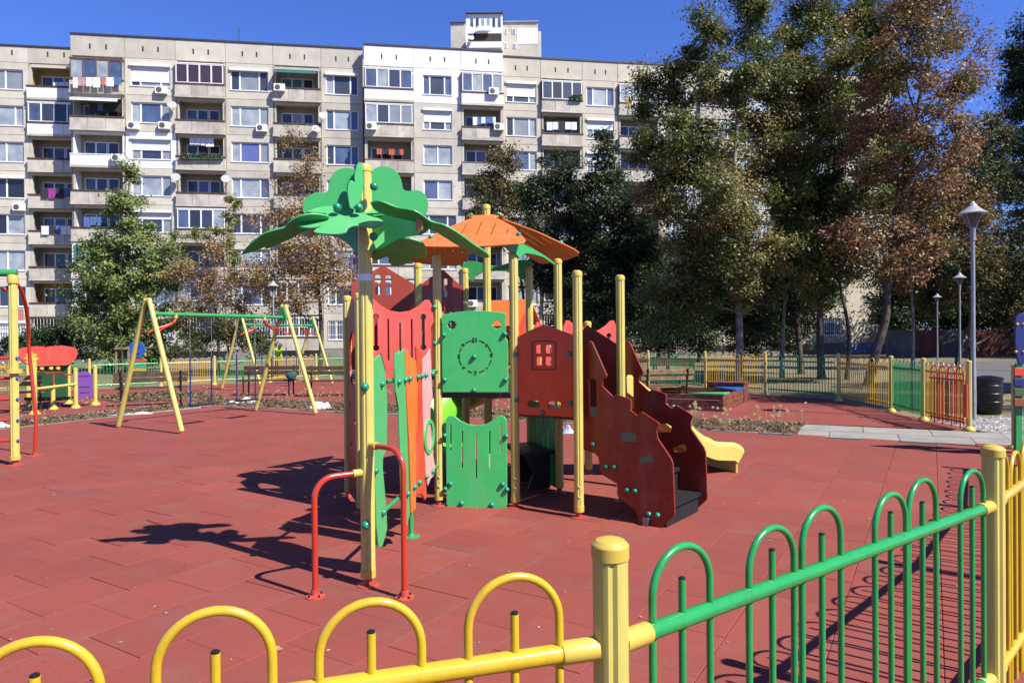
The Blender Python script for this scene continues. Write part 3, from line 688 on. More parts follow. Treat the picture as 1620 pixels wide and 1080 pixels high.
MB().plate([(-0.31,0.03),(0.31,0.03),(0.31,0.20),(0.22,0.34),(0.2,0.22),(-0.2,0.22),(-0.22,0.34),(-0.31,0.20)], [], e_, sq, UPZ, 0.03, 0.006).build('slide_end', YSL, ps)
# ---- lime slide curving away behind
lp = cat_rom([(-0.17,7.95,1.10),(-0.18,8.3,1.0),(-0.35,8.68,0.86),(-0.66,8.82,0.70),(-0.90,8.68,0.56),(-0.95,8.36,0.42),(-0.75,8.12,0.30)], 6)
sweep('lime_slide_chute', lp, [(0.36*math.cos(math.radians(a)), 0.34+0.36*math.sin(math.radians(a))) for a in range(200, 345, 12)], LIME)['label'] = 'bright lime green curved slide behind the deck'
# ---- roof: three orange panels, green gussets
apx = Vector((HC.x,HC.y,2.98))
def roof(A, B, m, shade=None):
    mid = (A+B)/2; d = (mid-HC); d.z = 0; R0 = d.length; d = d/R0; e = (B-A).normalized()
    top = HC+UPZ*2.93+d*0.075; dn = (HC+d*(R0+0.20)+UPZ*2.515)-top; ev = (-dn).normalized(); Lr = dn.length
    o = [(-0.09,0.0),(-0.20,0.0),(-0.19,-0.03),(-0.115,-0.085),(-0.20,-0.19),(-0.36,-0.42),(-0.51,-Lr+0.09),(-0.50,-Lr+0.02),(-0.45,-Lr-0.01),(-0.2,-Lr-0.04),(0.0,-Lr-0.045),(0.2,-Lr-0.04),(0.45,-Lr-0.01),(0.50,-Lr+0.02),(0.51,-Lr+0.09),(0.36,-0.42),(0.20,-0.19),(0.115,-0.085),(0.19,-0.03),(0.20,0.0),(0.09,0.0)]
    H = []
    for x, a, b in ((-0.30,0.48,0.62),(-0.15,0.28,0.62),(0.0,0.20,0.60),(0.15,0.28,0.62),(0.30,0.48,0.60)): H.append(rrect(x-0.006, -b, x+0.006, -a, 0.005, 2))
    ob = MB().plate(o, H, top, e, ev, 0.016).build('roof_panel', m, ps)
    nn = e.cross(ev)
    if nn.z < 0: nn = -nn
    for x, y in ((-0.24,-0.02+0.0),(0.24,-0.02),(-0.43,-0.66),(0.43,-0.66)):
        if abs(x) < 0.3: x = x*0.6
        bolt(ob, top+e*x+ev*y+nn*0.008, nn)
    return ob
roof(Pd, Pe, ORA); roof(Pf, Pc, ORA); roof(Pb, Pa, ORA)
def gusset(A, B, m):
    L = (B-A).length; e = (B-A).normalized()
    o = [(-0.06,2.50),(0.05,2.54),(0.12,2.535),(L/2,2.47),(L-0.12,2.535),(L-0.05,2.54),(L+0.06,2.50),(L-0.04,2.36),(L-0.09,2.30),(L-0.13,2.36),(L-0.22,2.41),(L/2,2.42),(0.22,2.41),(0.13,2.36),(0.09,2.30),(0.04,2.36)]
    return MB().plate(o, [], A, e, UPZ, 0.016).build('roof_gusset', m, ps)
g = panel('roof_gusset', Pe, Pf, GRN, [(794.6,386),(812,381.5),(823,384),(845,395),(862,405),(878,417),(876,419),(858,407),(843.7,402.8),(833,401),(827,402.5),(823,407),(820.6,408.5),(814,401),(806,398)], off=0.05, lab='green roof gusset between the right-hand posts')
gusset(Pb, Pc, GRN)
for A, z in ((HC+(Pa-HC)*0.0, 0),): pass
# ---- tree pole: canopy leaves
def pxleaf(name, m, P, n, pts, crop, th=0.013, holes=(), lab=None):
    n = Vector(n).normalized(); P = Vector(P); eu = n.cross(UPZ).normalized()
    if eu.length < 0.1: eu = Vector((1,0,0))
    ev = n.cross(eu).normalized()
    if ev.z < 0: ev = -ev
    q = [hit(crop[0]+a/crop[2], crop[1]+b/crop[2], P, n) for a, b in pts]
    o = [((x-P).dot(eu), (x-P).dot(ev)) for x in q]
    r = [Vector((a, b, 0)) for a, b in o]; r = cat_rom(r+[r[0]], 4)[:-1]
    ob = MB().plate([(v.x, v.y) for v in r], [], P, eu, ev, th, 0.002).build(name, m, ps)
    if lab: ob['label'] = lab
    return ob
C6 = (380,240,5.4); TZ = PT
pxleaf('canopy_leaf', GRN, TZ+Vector((0,0.062,2.5)), (0.22,-0.97,0.0), [(970,150),(900,138),(820,165),(765,240),(748,335),(700,352),(640,352),(570,390),(537,450),(540,520),(600,545),(760,570),(1050,600),(1350,580),(1540,545),(1595,520),(1605,440),(1580,370),(1520,330),(1440,338),(1390,318),(1372,235),(1320,160),(1240,125),(1160,140),(1115,175),(1050,200)], C6, lab='upright green cloud-shaped leaf panel on the tree pole')
pxleaf('canopy_leaf', GRN, TZ+Vector((-0.04,-0.09,2.5)), (0.62,-0.78,0.0), [(978,262),(974,205),(996,112),(1022,92),(1042,125),(1052,210),(1046,330),(1012,440),(945,490),(922,410),(914,310),(938,246)], C6)
pxleaf('canopy_leaf', GRN2, TZ+Vector((0,-0.10,2.42)), (0.05,-0.62,0.78), [(565,520),(640,490),(760,470),(850,488),(945,482),(1010,432),(1070,408),(1150,418),(1200,440),(1150,466),(1180,472),(1270,482),(1262,515),(1170,528),(1070,535),(1110,555),(1200,580),(1216,612),(1150,650),(1010,638),(930,650),(900,690),(800,710),(640,695),(645,668),(690,640),(600,655),(490,640),(485,600),(545,573),(740,540),(650,525)], C6, lab='front oak-shaped green leaf panel tilted to the sun')
pxleaf('canopy_leaf', GRN, TZ+Vector((-0.10,0.0,2.40)), (-0.30,0.34,0.88), [(10,876),(68,806),(185,708),(270,672),(390,640),(400,615),(480,560),(560,535),(660,530),(760,560),(640,640),(520,685),(420,742),(235,822),(205,812),(130,842)], C6, lab='left drooping green leaf panel')
C7 = (640,300,5.4)
pxleaf('canopy_leaf', GRN, TZ+Vector((0.10,0.0,2.40)), (0.30,0.36,0.88), [(-290,110),(-210,95),(-60,150),(30,165),(110,188),(230,268),(350,303),(465,372),(590,462),(690,528),(722,568),(700,577),(600,548),(450,468),(280,362),(200,328),(110,275),(0,250),(-150,215),(-250,170)], C7, lab='right drooping green leaf panel')
pxleaf('canopy_leaf', GRN, TZ+Vector((0.05,0.1,2.2)), (0.1,0.3,0.95), [(1110,880),(1250,800),(1390,738),(1500,752),(1570,790),(1592,860),(1575,905),(1480,895),(1430,950),(1320,970),(1272,940),(1260,890),(1190,915),(1120,912)], C6, lab='lower right green leaf panel')
pxleaf('canopy_bracket', GRN, TZ+Vector((-0.05,0.02,2.3)), (-0.62,-0.78,0.0), [(520,690),(560,722),(700,706),(800,722),(900,770),(1008,872),(1030,800),(1020,680),(1000,600),(800,560),(640,600)], C6)
pxleaf('canopy_bracket', GRN, TZ+Vector((0.05,0.03,2.3)), (-0.45,-0.89,0.0), [(1100,560),(1250,540),(1400,530),(1500,560),(1590,620),(1600,670),(1540,710),(1450,722),(1380,742),(1200,840),(1115,872),(1090,700)], C6)
pxleaf('canopy_leaf', GRN2, TZ+Vector((0.05,-0.07,2.3)), (0.6,-0.8,0.0), [(1115,868),(1112,812),(1200,705),(1250,662),(1280,655),(1286,690),(1250,752)], C6)
for px_, py_ in ((1535,628),(600,678)):
    pxleaf('canopy_clip', TAN, TZ+Vector((0.0,-0.03,2.3)), (-0.45,-0.89,0.0), [(px_-28,py_-48),(px_+25,py_-50),(px_+28,py_+10),(px_+10,py_+52),(px_-30,py_+45)], C6, 0.02)
for px_, py_ in ((832,480),(1015,482),(1145,302),(1140,728)):
    p_ = hit(380+px_/5.4, 240+py_/5.4, TZ+Vector((0,-0.10,2.45)), (0,-1,0)); bolt(tp, p_, (0,-0.9,0.3), None, 1.15)
bolt(tp, PT+Vector((0.0,-0.05,1.34)), (0,-1,0), None, 1.2); bolt(tp, PT+Vector((0.0,-0.05,0.44)), (0,-1,0), None, 1.2)
# ---- handrail loops
def loop(base, h, att):
    b = Vector(base); a = Vector((PT.x, PT.y, h)); d = Vector((b.x-a.x, b.y-a.y, 0)); d.normalize()
    c = Vector((b.x, b.y, h-0.01)); r = 0.13
    pts = [a+d*0.05, a+d*0.08]
    start = Vector((b.x,b.y,h))-d*r
    for k in range(9): t = math.pi/2*k/8; pts.append(start+d*(r*math.sin(t))+UPZ*(-r+r*math.cos(t)))
    pts += [Vector((b.x,b.y,0.05))]
    o = MB().tube(pts, 0.019, 14).build('handrail', REDT, ps, 50)
    MB().tube([a+d*0.04, a+d*0.10], 0.026, 14).build('handrail_socket', YCAP, o, 40)
    MB().lathe([(0.06,0.025),(0.06,0.037),(0.028,0.045),(0.024,0.08)], (b.x,b.y,0), 18).build('handrail_foot', FOOT, o, 40)
    for k in range(4):
        t = 0.8+k*math.pi/2; bolt(o, Vector((b.x+0.044*math.cos(t), b.y+0.044*math.sin(t), 0.037)), (0,0,1), IRONB, 0.8)
IRONB = MB().lathe([(0.010,0),(0.010,0.012),(0.006,0.018),(0.001,0.02)], seg=6).mesh('bolt_head', IRON)
loop(G(499,951), 0.775, 0); loop(G(640,953), 0.955, 0)
# ---- plank screen between tree pole and green tower
wd = (Pd-PT).normalized(); wn_ = Vector((wd.y,-wd.x,0)); WL = (Pd-PT).length
for z in (1.34, 0.43):
    MB().tube([PT+wd*0.05+UPZ*z, Pd-wd*0.04+UPZ*z], 0.017, 12).build('screen_rail', GRT, ps, 50)
gs = PT+wd*1.09
o = MB().tube([gs+UPZ*0.05, gs+UPZ*1.34], 0.020, 12).build('screen_post', GRT, ps, 50)
MB().lathe([(0.075,0.027),(0.075,0.036),(0.03,0.042),(0.022,0.06)], (gs.x,gs.y,0), 18).build('screen_post_foot', GRT, o, 40)
def plank(m, pts, crop, k=0, bolts=()):
    A = PT+wn_*(0.03+0.0015*k); o_ = [wallhit(crop[0]+a/crop[2], crop[1]+b/crop[2], A, A+wd) for a, b in pts]
    ob = MB().plate(o_, [], A, wd, UPZ, 0.016).build('screen_plank', m, ps)
    for a, b in bolts:
        s, h = wallhit(crop[0]+a/crop[2], crop[1]+b/crop[2], A, A+wd); bolt(ob, A+wd*s+UPZ*h+wn_*0.008, wn_)
    return ob
CP = (0,0,1.0)
plank(GRN2, [(590,570),(602,559),(608,583),(611,640),(610.5,690),(610,712),(604.5,722),(604,740),(609.5,800),(611,836),(604,862),(598,866),(595,835),(592,760),(590,690)], CP, 0, [(601,607),(590.8,744),(603,810)])
plank(GRN2, [(624.5,559),(626.5,557),(629,561),(631,554),(634,557),(638,551.5),(639.5,590),(641,640),(643.5,700),(645.5,760),(647,812),(642.5,832),(640,823),(636.5,828),(634,760),(631.5,690),(630,649),(625.5,621),(624,585)], CP, 1, [(628,603.8),(638.4,600.7),(642.2,780.5)])
plank(ORA, [(640,556),(643,553),(648,563.5),(657,570),(659.5,610),(659,660),(656.5,690),(657,760),(656.5,804),(650,811),(649,770),(646.5,700),(643,640),(640.5,590)], CP, 2, [(645.2,599),(653,770)])
plank(RED2, [(657.5,548),(659,548),(666,560),(668,580),(667,602),(667.5,650),(670,700),(672.5,760),(674,785),(671.5,791),(666.5,781),(657.5,782),(657.2,720),(658,690),(659.8,660),(659.6,610)], CP, 3, [(658.7,596),(664.4,594.8),(660.8,763)])
plank(PNK, [(667.3,570),(670.5,566),(676,560),(679,552),(681,575),(682,610),(683.5,625),(679.5,646),(680,680),(684.5,720),(687,738),(684.5,753),(679.5,758),(676,768),(673,752),(671,715),(668.5,670),(667.2,630)], CP, 4, [(671,593.4),(681.5,591),(682,745.5),(671.7,753.6)])
A = PT+wn_*0.045; ctr = wallhit(679,690.5,A,A+wd)
ring_o = circ(ctr[0], ctr[1], 0.20, 28, 0.155)
MB().plate(ring_o, [circ(ctr[0], ctr[1], 0.125, 28, 0.115)], A, wd, UPZ, 0.018).build('porthole_ring', GRN2, ps)
MB().plate(circ(ctr[0], ctr[1], 0.13, 24, 0.12), [], A-wn_*0.004, wd, UPZ, 0.004, 0.001).build('porthole_window', mat('scratched_clear_plastic', (0.34,0.38,0.36), 0.15, 0.1, 20), ps)
# ================================================================== OTHER EQUIPMENT
CHN = mat('blue_chain_cover', (0.03,0.04,0.20), 0.4, 0.2, 40)
def swing(label, loc, rz):
    """A-frame swing in its own coordinates: beam along +Y from 0 to 3.16"""
    t = thing('swing_set', label, 'swing', (0,0,0), 'swing sets')
    LY, W, H, HB = 3.16, 0.93, 2.40, 2.14
    for y in (0, LY):
        sg = -1 if y == 0 else 1
        for s in (-1, 1):
            p0, p1 = Vector((s*W, y, 0.07)), Vector((s*0.045, y, H))
            o = MB().tube([p0, p1], 0.045, 14).build('leg', YEL, t, 40)
            MB().tube([p1+(p0-p1)*0.012, p1, p1+(p1-p0)*0.006], [0.048,0.048,0.03], 14).build('cap', YCAP, o, 40)
            MB().lathe([(0.05,0.03),(0.05,0.04),(0.024,0.045),(0.024,0.10)], (s*W*1.005, y, 0), 12).build('foot', FOOT, o, 40)
        MB().plate([(-0.05,2.36),(0.05,2.36),(0.13,2.14),(0.12,2.06),(-0.12,2.06),(-0.13,2.14)], [], (0,y-sg*0.05,0), (1,0,0), (0,0,1), 0.02).build('gusset', GRN, t)
        for s in (-1, 1):
            k = y-sg*0.55
            c = cat_rom([(0.0, k, HB-0.04),(0.02*s, k+sg*0.06, HB-0.16),(0.10*s, y-sg*0.20, 1.86),(0.16*s, y-sg*0.08, 1.78),(s*0.27, y, 1.82)], 5)
            MB().tube(c, 0.019, 8).build('brace', REDT, t, 50)
        MB().tube([(0,y-sg*0.55,HB-0.07),(0,y-sg*0.55,HB+0.0)], 0.04, 10).build('brace_clamp', YCAP, t, 40)
    MB().tube([(0,0.0,HB),(0,LY,HB)], 0.038, 16).build('beam', GRT, t, 40)
    for y in (0.86, 1.92):
        s = MB().box((0,y+0.22,0.40),(0.17,0.50,0.035),0,0.012).build('swing_seat', BLK, t)
        for d in (-0.02, 0.46):
            MB().tube([(0,y+d,HB-0.03),(0,y+d*0.98,1.35)], 0.006, 6).build('chain', STEEL, s)
            MB().tube([(0,y+d*0.98,1.35),(0,y+d*0.96,0.41)], 0.015, 6).build('chain_cover', CHN, s)
    t.location = loc; t.rotation_euler = (0,0,rz); return t
swing('yellow A-frame swing set with green beam standing nearest, beside the planting strip', (-6.57,12.32,0), -math.atan2(1.54,2.76))
t2 = swing('farther yellow A-frame swing set behind the brown benches', (-8.76,22.06,0.012), -math.atan2(1.50,2.76))
# ---- climbing ladder at the left edge
lp_ = G(24,739); lp_.z = 0
cl = thing('climbing_ladder', 'yellow pole climbing ladder with red rungs at the left edge of the photo', 'climbing frame', lp_)
ld = Vector((-0.93,-0.37,0))
for p in (lp_, lp_+ld*0.95):
    o = MB().lathe([(0.053,0.10),(0.053,2.50)], (p.x,p.y,0), 28, grooves=(0,7,14,21)).build('post', YEL, cl, 35)
    MB().lathe([(0.066,2.42),(0.066,2.50),(0.055,2.53),(0.03,2.55),(0.002,2.555)], (p.x,p.y,0), 20).build('cap', YCAP, o, 40)
    MB().lathe([(0.10,0.025),(0.10,0.037),(0.035,0.042),(0.035,0.12)], (p.x,p.y,0), 16).build('foot', FOOT, o, 40)
    MB().lathe([(0.064,0.10),(0.064,0.15)], (p.x,p.y,0), 20).build('collar', YCAP, o, 40)
bb = MB().lathe([(0.02,0),(0.02,0.006),(0.016,0.016),(0.008,0.024),(0.001,0.026)], seg=10).mesh('bolt_cap', BLUE, 40)
for py in (566, 598, 631, 664, 696):
    z = atY(10, py, lp_.y).z
    o = MB().tube([lp_+UPZ*z, lp_+ld*0.95+UPZ*z], 0.02, 12).build('rung', REDT, cl, 50)
    inst('bolt_cap', bb, o, lp_+Vector((0.055,-0.02,z)), quat=Vector((0,0,1)).rotation_difference(Vector((1,-0.3,0))))
zt = atY(10, 432, lp_.y).z
MB().tube([lp_+ld*1.05+UPZ*zt, lp_-ld*0.05+UPZ*zt], 0.05, 14).build('top_beam', GRT, cl, 40)
MB().lathe([(0.10,1.24),(0.10,1.29)], (lp_.x,lp_.y,0), 20).build('collar', YCAP, cl, 40)
ab = G(55,724); ab.z = 0
arc = cat_rom([lp_+ld*0.1+UPZ*2.33, atY(27,450,lp_.y+0.15), atY(40,480,lp_.y+0.4), atY(45,520,ab.y-0.1), atY(46.5,560,ab.y), Vector((ab.x+0.02,ab.y,0.6)), Vector((ab.x,ab.y,0.05))], 6)
MB().tube(arc, 0.024, 12).build('arched_rail', REDT, cl, 50)
MB().lathe([(0.09,0.025),(0.09,0.037),(0.03,0.042),(0.03,0.08)], (ab.x,ab.y,0), 16).build('rail_foot', FOOT, cl, 40)
# ---- play shop (red counter) on the far left
A, B = G(50,656), G(120,646); A.z = B.z = 0
sh = thing('play_shop', 'red play shop with yellow flower sign, yellow posts and purple panel', 'play structure', (A.x, A.y, 0.012))
def shp(px, py, h):
    p = G(px, py); o = MB().lathe([(0.05,0.02),(0.05,h)], (p.x,p.y,0), 16).build('post', YEL, sh, 40)
    MB().lathe([(0.12,0.014),(0.12,0.03),(0.07,0.09),(0.055,0.10)], (p.x,p.y,0), 16).build('foot', YCAP, o, 40)
    MB().lathe([(0.055,h-0.03),(0.055,h),(0.03,h+0.02),(0.002,h+0.022)], (p.x,p.y,0), 16).build('cap', YCAP, o, 40); return p
q1, q2, q3, q4, q5, q6 = shp(120,646,0.98), shp(151,641,1.0), shp(84,648,0.62), shp(55,656,1.25), shp(109,639,1.25), shp(45,648,1.25)
c2_ = (0,420,5.4)
def shpanel(name, A, B, m, pts, crop=c2_, off=0.0, th=0.03, r=0.0, par=None):
    e = (B-A).normalized(); n = Vector((e.y,-e.x,0)); n = n if n.dot(-A) > 0 else -n; A = A+n*off; B = B+n*off
    o = [wallhit(crop[0]+a/crop[2], crop[1]+b/crop[2], A, B) for a, b in pts]
    o = rounded(o, r) if r else o
    return MB().plate(o, [], A, e, UPZ, th).build(name, m, par or sh)
fs_ = shpanel('sign_panel', A, B, SAL, [(143,735),(180,705),(270,690),(370,690),(400,706),(480,712),(545,700),(615,700),(652,716),(661,752),(640,800),(595,840),(560,850),(280,858),(210,835),(165,795)], off=0.06, r=0.03)
shpanel('sign_panel', A, B, SAL, [(300,740),(420,690),(530,682),(640,700),(655,760),(560,850),(320,850)], off=-0.9)
fl = [(268+(52+9*math.cos(8*t))*math.cos(t), 795+(52+9*math.cos(8*t))*math.sin(t)) for t in [2*math.pi*k/40 for k in range(40)]]
shpanel('flower', A, B, YCAP, fl, off=0.08, th=0.02, par=fs_)
shpanel('back_panel', q6, q5, mat('dark_green_panel_plastic',(0.02,0.12,0.05),0.5), [(285,860),(590,850),(590,1150),(285,1160)], off=0.0)
shpanel('shelf', q6, q5, BLK, [(290,1125),(600,1118),(600,1140),(290,1150)], off=0.25, th=0.5)
for px in (300, 355, 435, 495):
    shpanel('counter_bead', A, B, YSL, rrect(px-14, 862, px+14, 890, 10, 3), off=0.03, th=0.04)
MB().tube([Vector((q4.x,q4.y,0.58)), Vector((q1.x,q1.y,0.60))], 0.035, 12).build('counter_rail', YEL, sh, 40)
pp = [(285,905),(370,902),(385,920),(450,912),(530,910),(545,935),(615,930)]
MB().tube([hit(c2_[0]+a/5.4, c2_[1]+b/5.4, A+Vector((0,0.05,0)), Vector((B.y-A.y, A.x-B.x, 0))) for a, b in pp], 0.018, 8).build('counter_pipe', REDT, sh, 50)
MB().tube([hit(c2_[0]+458/5.4, c2_[1]+b/5.4, A+Vector((0,0.05,0)), Vector((B.y-A.y, A.x-B.x, 0))) for b in (912, 1030)], 0.018, 8).build('counter_pipe', REDT, sh, 50)
pu = shpanel('purple_panel', q1, q2, PURP, [(650,935),(680,910),(715,902),(750,908),(785,935),(788,1080),(792,1120),(660,1140)], off=0.0)
for y_ in (943, 1035, 1083):
    shpanel('slot_line', q1, q2, INK, [(675,y_),(765,y_-3),(765,y_+3),(675,y_+6)], off=0.017, th=0.004, par=pu)
# ---- blue face panel with coloured bars
fb = G(217,611); tb = thing('rainbow_face_toy', 'blue round face panel above rainbow coloured bars by the left fence', 'play panel', (fb.x,fb.y,0.012))
def flat(name, m, pts, th=0.03, dy=0.0, par=None):
    return MB().plate([(hit(a,b,fb+Vector((0,dy,0)),(0,-1,0)).x-fb.x, hit(a,b,fb+Vector((0,dy,0)),(0,-1,0)).z) for a, b in pts], [], fb+Vector((0,dy,0)), (1,0,0), UPZ, th).build(name, m, par or tb)
flat('face_disc', BLUE, circ(216,552.5,13.5,24))
for cx, cy, r in ((211,549,1.2),(221,549,1.2)): flat('eye', INK, circ(cx,cy,r,8), 0.01, -0.02)
flat('mouth', INK, [(209,556),(213,559),(219,559),(223,556),(219,561),(213,561)], 0.01, -0.02)
for k, m in enumerate((RED2, mat('cyan_bar',(0.05,0.42,0.62),0.4), GRN2, YCAP)): flat('bar', m, [(205,567.5+5*k),(231,567.5+5*k),(231,572+5*k),(205,572+5*k)])
for x in (211, 226): flat('leg', GRT, [(x-1.4,564),(x+1.4,564),(x+1.4,611),(x-1.4,611)], 0.04, 0.03)
# ---- benches
def bench(label, loc, rz, L=1.65, wood=None, grp='park benches'):
    w = wood or WOOD; t = thing('park_bench', label, 'bench', (0,0,0), grp)
    for i, y in enumerate((-0.17,-0.03,0.11)): MB().box((0,y,0.45),(L,0.12,0.04),0,0.008).build('seat_slat', w, t)
    for z, y in ((0.66,0.245),(0.80,0.275)): MB().box((0,y,z),(L,0.035,0.115),0,0.008).build('back_slat', w, t)
    for s in (-1, 1):
        x = s*(L/2-0.16)
        f = MB().tube([(x,0.20,0.0),(x,0.22,0.45),(x,0.30,0.88)], 0.026, 8); f.tube(cat_rom([(x,-0.20,0.0),(x,-0.21,0.40),(x,-0.20,0.58),(x,-0.10,0.66),(x,0.08,0.67),(x,0.23,0.64)], 5), 0.022, 8)
        f.bar((x,-0.22,0.42),(x,0.22,0.42),0.04,0.03); f.build('side_frame', IRON, t, 40)
    t.location = loc; t.rotation_euler = (0,0,rz); return t
def gz(px, py, z=0.012): p = G(px, py); p.z = z; return p
bench('brown bench with black iron arms behind the near swing set', gz(240,642), 0.45+math.pi)
bench('brown bench with a teal bag on it in front of the green and yellow fence', gz(425,626), 0.0)
bench('brown bench just right of the bench with the teal bag, partly behind the climbing frame', gz(531,627), 0.05, 1.8)
bench('brown bench at the left edge behind the yellow ladder', gz(5,652), 0.35+math.pi, 1.7, mat('light_bench_wood',(0.34,0.20,0.09),0.6,0.2,9,0.3,40))
bench('dark bench in the shade in front of the far yellow fence panel', gz(1066,607), 0.0, 1.6)
bench('light wooden bench in front of the sandbox beside the castle stairs', gz(1050,641), 0.15+math.pi, 1.3, mat('light_bench_wood',(0.34,0.20,0.09),0.6,0.2,9,0.3,40))
bg = gz(463,627); bg.z = 0.48
bm = bmesh.new(); bmesh.ops.create_icosphere(bm, subdivisions=3, radius=0.16)
for v in bm.verts: v.co = Vector((v.co.x*1.0, v.co.y*0.55, max(-0.12, v.co.z*0.8)))*(1+0.28*math.sin(14*v.co.x+3)*math.cos(11*v.co.z+2*v.co.x))
me = bpy.data.meshes.new('bag'); bm.to_mesh(me); bm.free(); me.materials.append(mat('teal_bag_cloth',(0.02,0.13,0.13),0.8,0.2,12)); 
bo = bpy.data.objects.new('bag', me); COL.objects.link(bo); bo.location = bg+UPZ*0.115; tag(bo, 'dark teal bag lying on the brown bench in front of the fence', 'bag')
# ---- sandbox
SQ = Vector((4.55,14.72,0.012)); sa, sb = Vector((0.50,0.866,0)), Vector((-0.866,0.50,0))
sbx = thing('sandbox', 'red-brown wooden sandbox with green and blue corner seats', 'sandbox', SQ)
for k in range(3):
    z = 0.012+0.117*k
    for o_, d_, w_ in ((SQ, sa*2.1, sb*0.05), (SQ+sb*0.05, sb*1.9, sa*0.05), (SQ+sb*1.95, sa*2.1, -sb*0.05), (SQ+sa*2.05+sb*0.05, sb*1.85, sa*0.05)):
        MB().obox(o_+UPZ*z, d_, w_, UPZ*0.108).build('plank', WOODR, sbx)
sheet('sand', [tuple((SQ+sa*0.05+sb*0.05)[:2]), tuple((SQ+sa*2.05+sb*0.05)[:2]), tuple((SQ+sa*2.05+sb*1.9)[:2]), tuple((SQ+sa*0.05+sb*1.9)[:2])], 0.2, mat('sand',(0.42,0.33,0.2),0.95), None, None)
bpy.data.objects['sand'].parent = sbx; bpy.data.objects['sand'].location = -SQ
def tri(m, a, b, c, z=0.37):
    vs = [Vector(p)+UPZ*(z-0.012) for p in (a,b,c)]; vs += [v+UPZ*0.03 for v in vs]
    n = (vs[1]-vs[0]).cross(vs[2]-vs[0]); f = [(2,1,0),(3,4,5),(0,1,4,3),(1,2,5,4),(2,0,3,5)]
    if n.z < 0: f = [q[::-1] for q in f]
    MB().add(vs, f).build('corner_seat', m, sbx)
tri(GRN2, SQ-sa*0.02-sb*0.02, SQ+sa*0.62, SQ+sb*0.75); tri(BLUE, SQ+sa*2.12-sb*0.02, SQ+sa*1.3, SQ+sa*2.12+sb*0.7); tri(GRN2, SQ+sa*2.1+sb*1.97, SQ+sa*1.5+sb*1.97, SQ+sa*2.1+sb*1.3)
cr_ = SQ+sa*2.18; cr_.z = 0.012
sc_ = thing('storage_chest', 'dark brown wooden chest at the back corner of the sandbox', 'chest', cr_)
for k in range(3): MB().obox(cr_+UPZ*(0.155*k), sa*0.5, sb*0.9, UPZ*0.145).build('plank', WOODR, sc_)
MB().obox(cr_+UPZ*0.465-sa*0.02-sb*0.02, sa*0.54, sb*0.94, UPZ*0.03).build('lid', WOODR, sc_)
# ---- little orange-roofed play house behind
hb = Vector((-0.10,18.6,0.012)); ph = thing('playhouse', 'small red playhouse tower with orange pitched roof behind the climbing frame', 'playhouse', hb)
for dx in (-0.5,0.5):
    for dy in (-0.5,0.5): MB().lathe([(0.05,0.012),(0.05,2.0)], (hb.x+dx,hb.y+dy,0), 14).build('post', YEL, ph, 40)
MB().box((hb.x,hb.y,0.95),(1.0,1.0,0.06)).build('deck', BLK, ph)
for dy in (-0.52,0.52): MB().plate([(-0.45,0.98),(0.45,0.98),(0.45,2.0),(-0.45,2.0)], [rrect(0.05,1.35,0.32,1.7,0.05)], hb+Vector((0,dy,-0.012)), (1,0,0), UPZ, 0.03).build('wall_panel', RED2, ph)
for dx in (-0.52,0.52): MB().plate([(-0.45,0.98),(0.45,0.98),(0.45,2.0),(0,2.55),(-0.45,2.0)], [rrect(-0.16,1.35,0.16,1.7,0.05)], hb+Vector((dx,0,-0.012)), (0,1,0), UPZ, 0.03).build('wall_panel', RED2, ph)
rot = Matrix.Rotation(0.55, 3, 'Z')
for s in (-1, 1): MB().obox(Vector((hb.x-0.68,hb.y,2.66)), Vector((1.36,0,0)), Vector((0,s*0.72,-0.72)), Vector((0,s*0.02,0.02))).build('roof_panel', ORA, ph)
MB().plate([(-0.3,2.02),(0.3,2.02),(0.0,2.4)], [], hb+Vector((-0.56,0,-0.012)), (0,1,0), UPZ, 0.02).build('gable_board', PURP, ph)
ph.rotation_euler = (0,0,-0.5)
# ---- slatted play panel at the right edge
rp = Vector((6.95,8.95,0)); tr = thing('slatted_activity_toy', 'slatted play panel with dark blue back board and green leg at the right edge', 'play panel', rp)
def rflat(name, m, pts, dy=0.0, th=0.03):
    P = rp+Vector((0,dy,0)); o = [(hit(a,b,P,(0,-1,0)).x-rp.x, max(0.03, hit(a,b,P,(0,-1,0)).z)) for a, b in pts]
    return MB().plate(o, [], Vector((rp.x, rp.y+dy, 0)), (1,0,0), UPZ, th).build(name, m, tr)
rflat('back_board', NAVY, rounded([(1606,500),(1614,495),(1690,495),(1690,574),(1610,576),(1605,540)], 6))
for y, m in ((582,RED2),(598,NAVY),(614,mat('olive_slat',(0.07,0.16,0.05),0.5)),(630,mat('rust_slat',(0.35,0.10,0.04),0.5))):
    rflat('slat', m, [(1604,y),(1700,y+3),(1700,y+16),(1604,y+12)], -0.05, 0.025)
rflat('leg', GRT, [(1606,575),(1615,575),(1616,726),(1605,726)], 0.03, 0.05); rflat('leg', GRT, [(1680,575),(1690,575),(1690,726),(1680,726)], 0.03, 0.05)
for px_, py_ in ((1609,513),(1619,513),(1607,556.5),(1619,556.5)):
    q = hit(px_, py_, rp+Vector((0,-0.016,0)), (0,-1,0)); inst('bolt_cap', MB().lathe([(0.02,0),(0.018,0.01),(0.008,0.018),(0.001,0.02)], seg=10).mesh('bolt_cap', YCAP, 40), tr, q, quat=Vector((0,0,1)).rotation_difference(Vector((0,-1,0))))
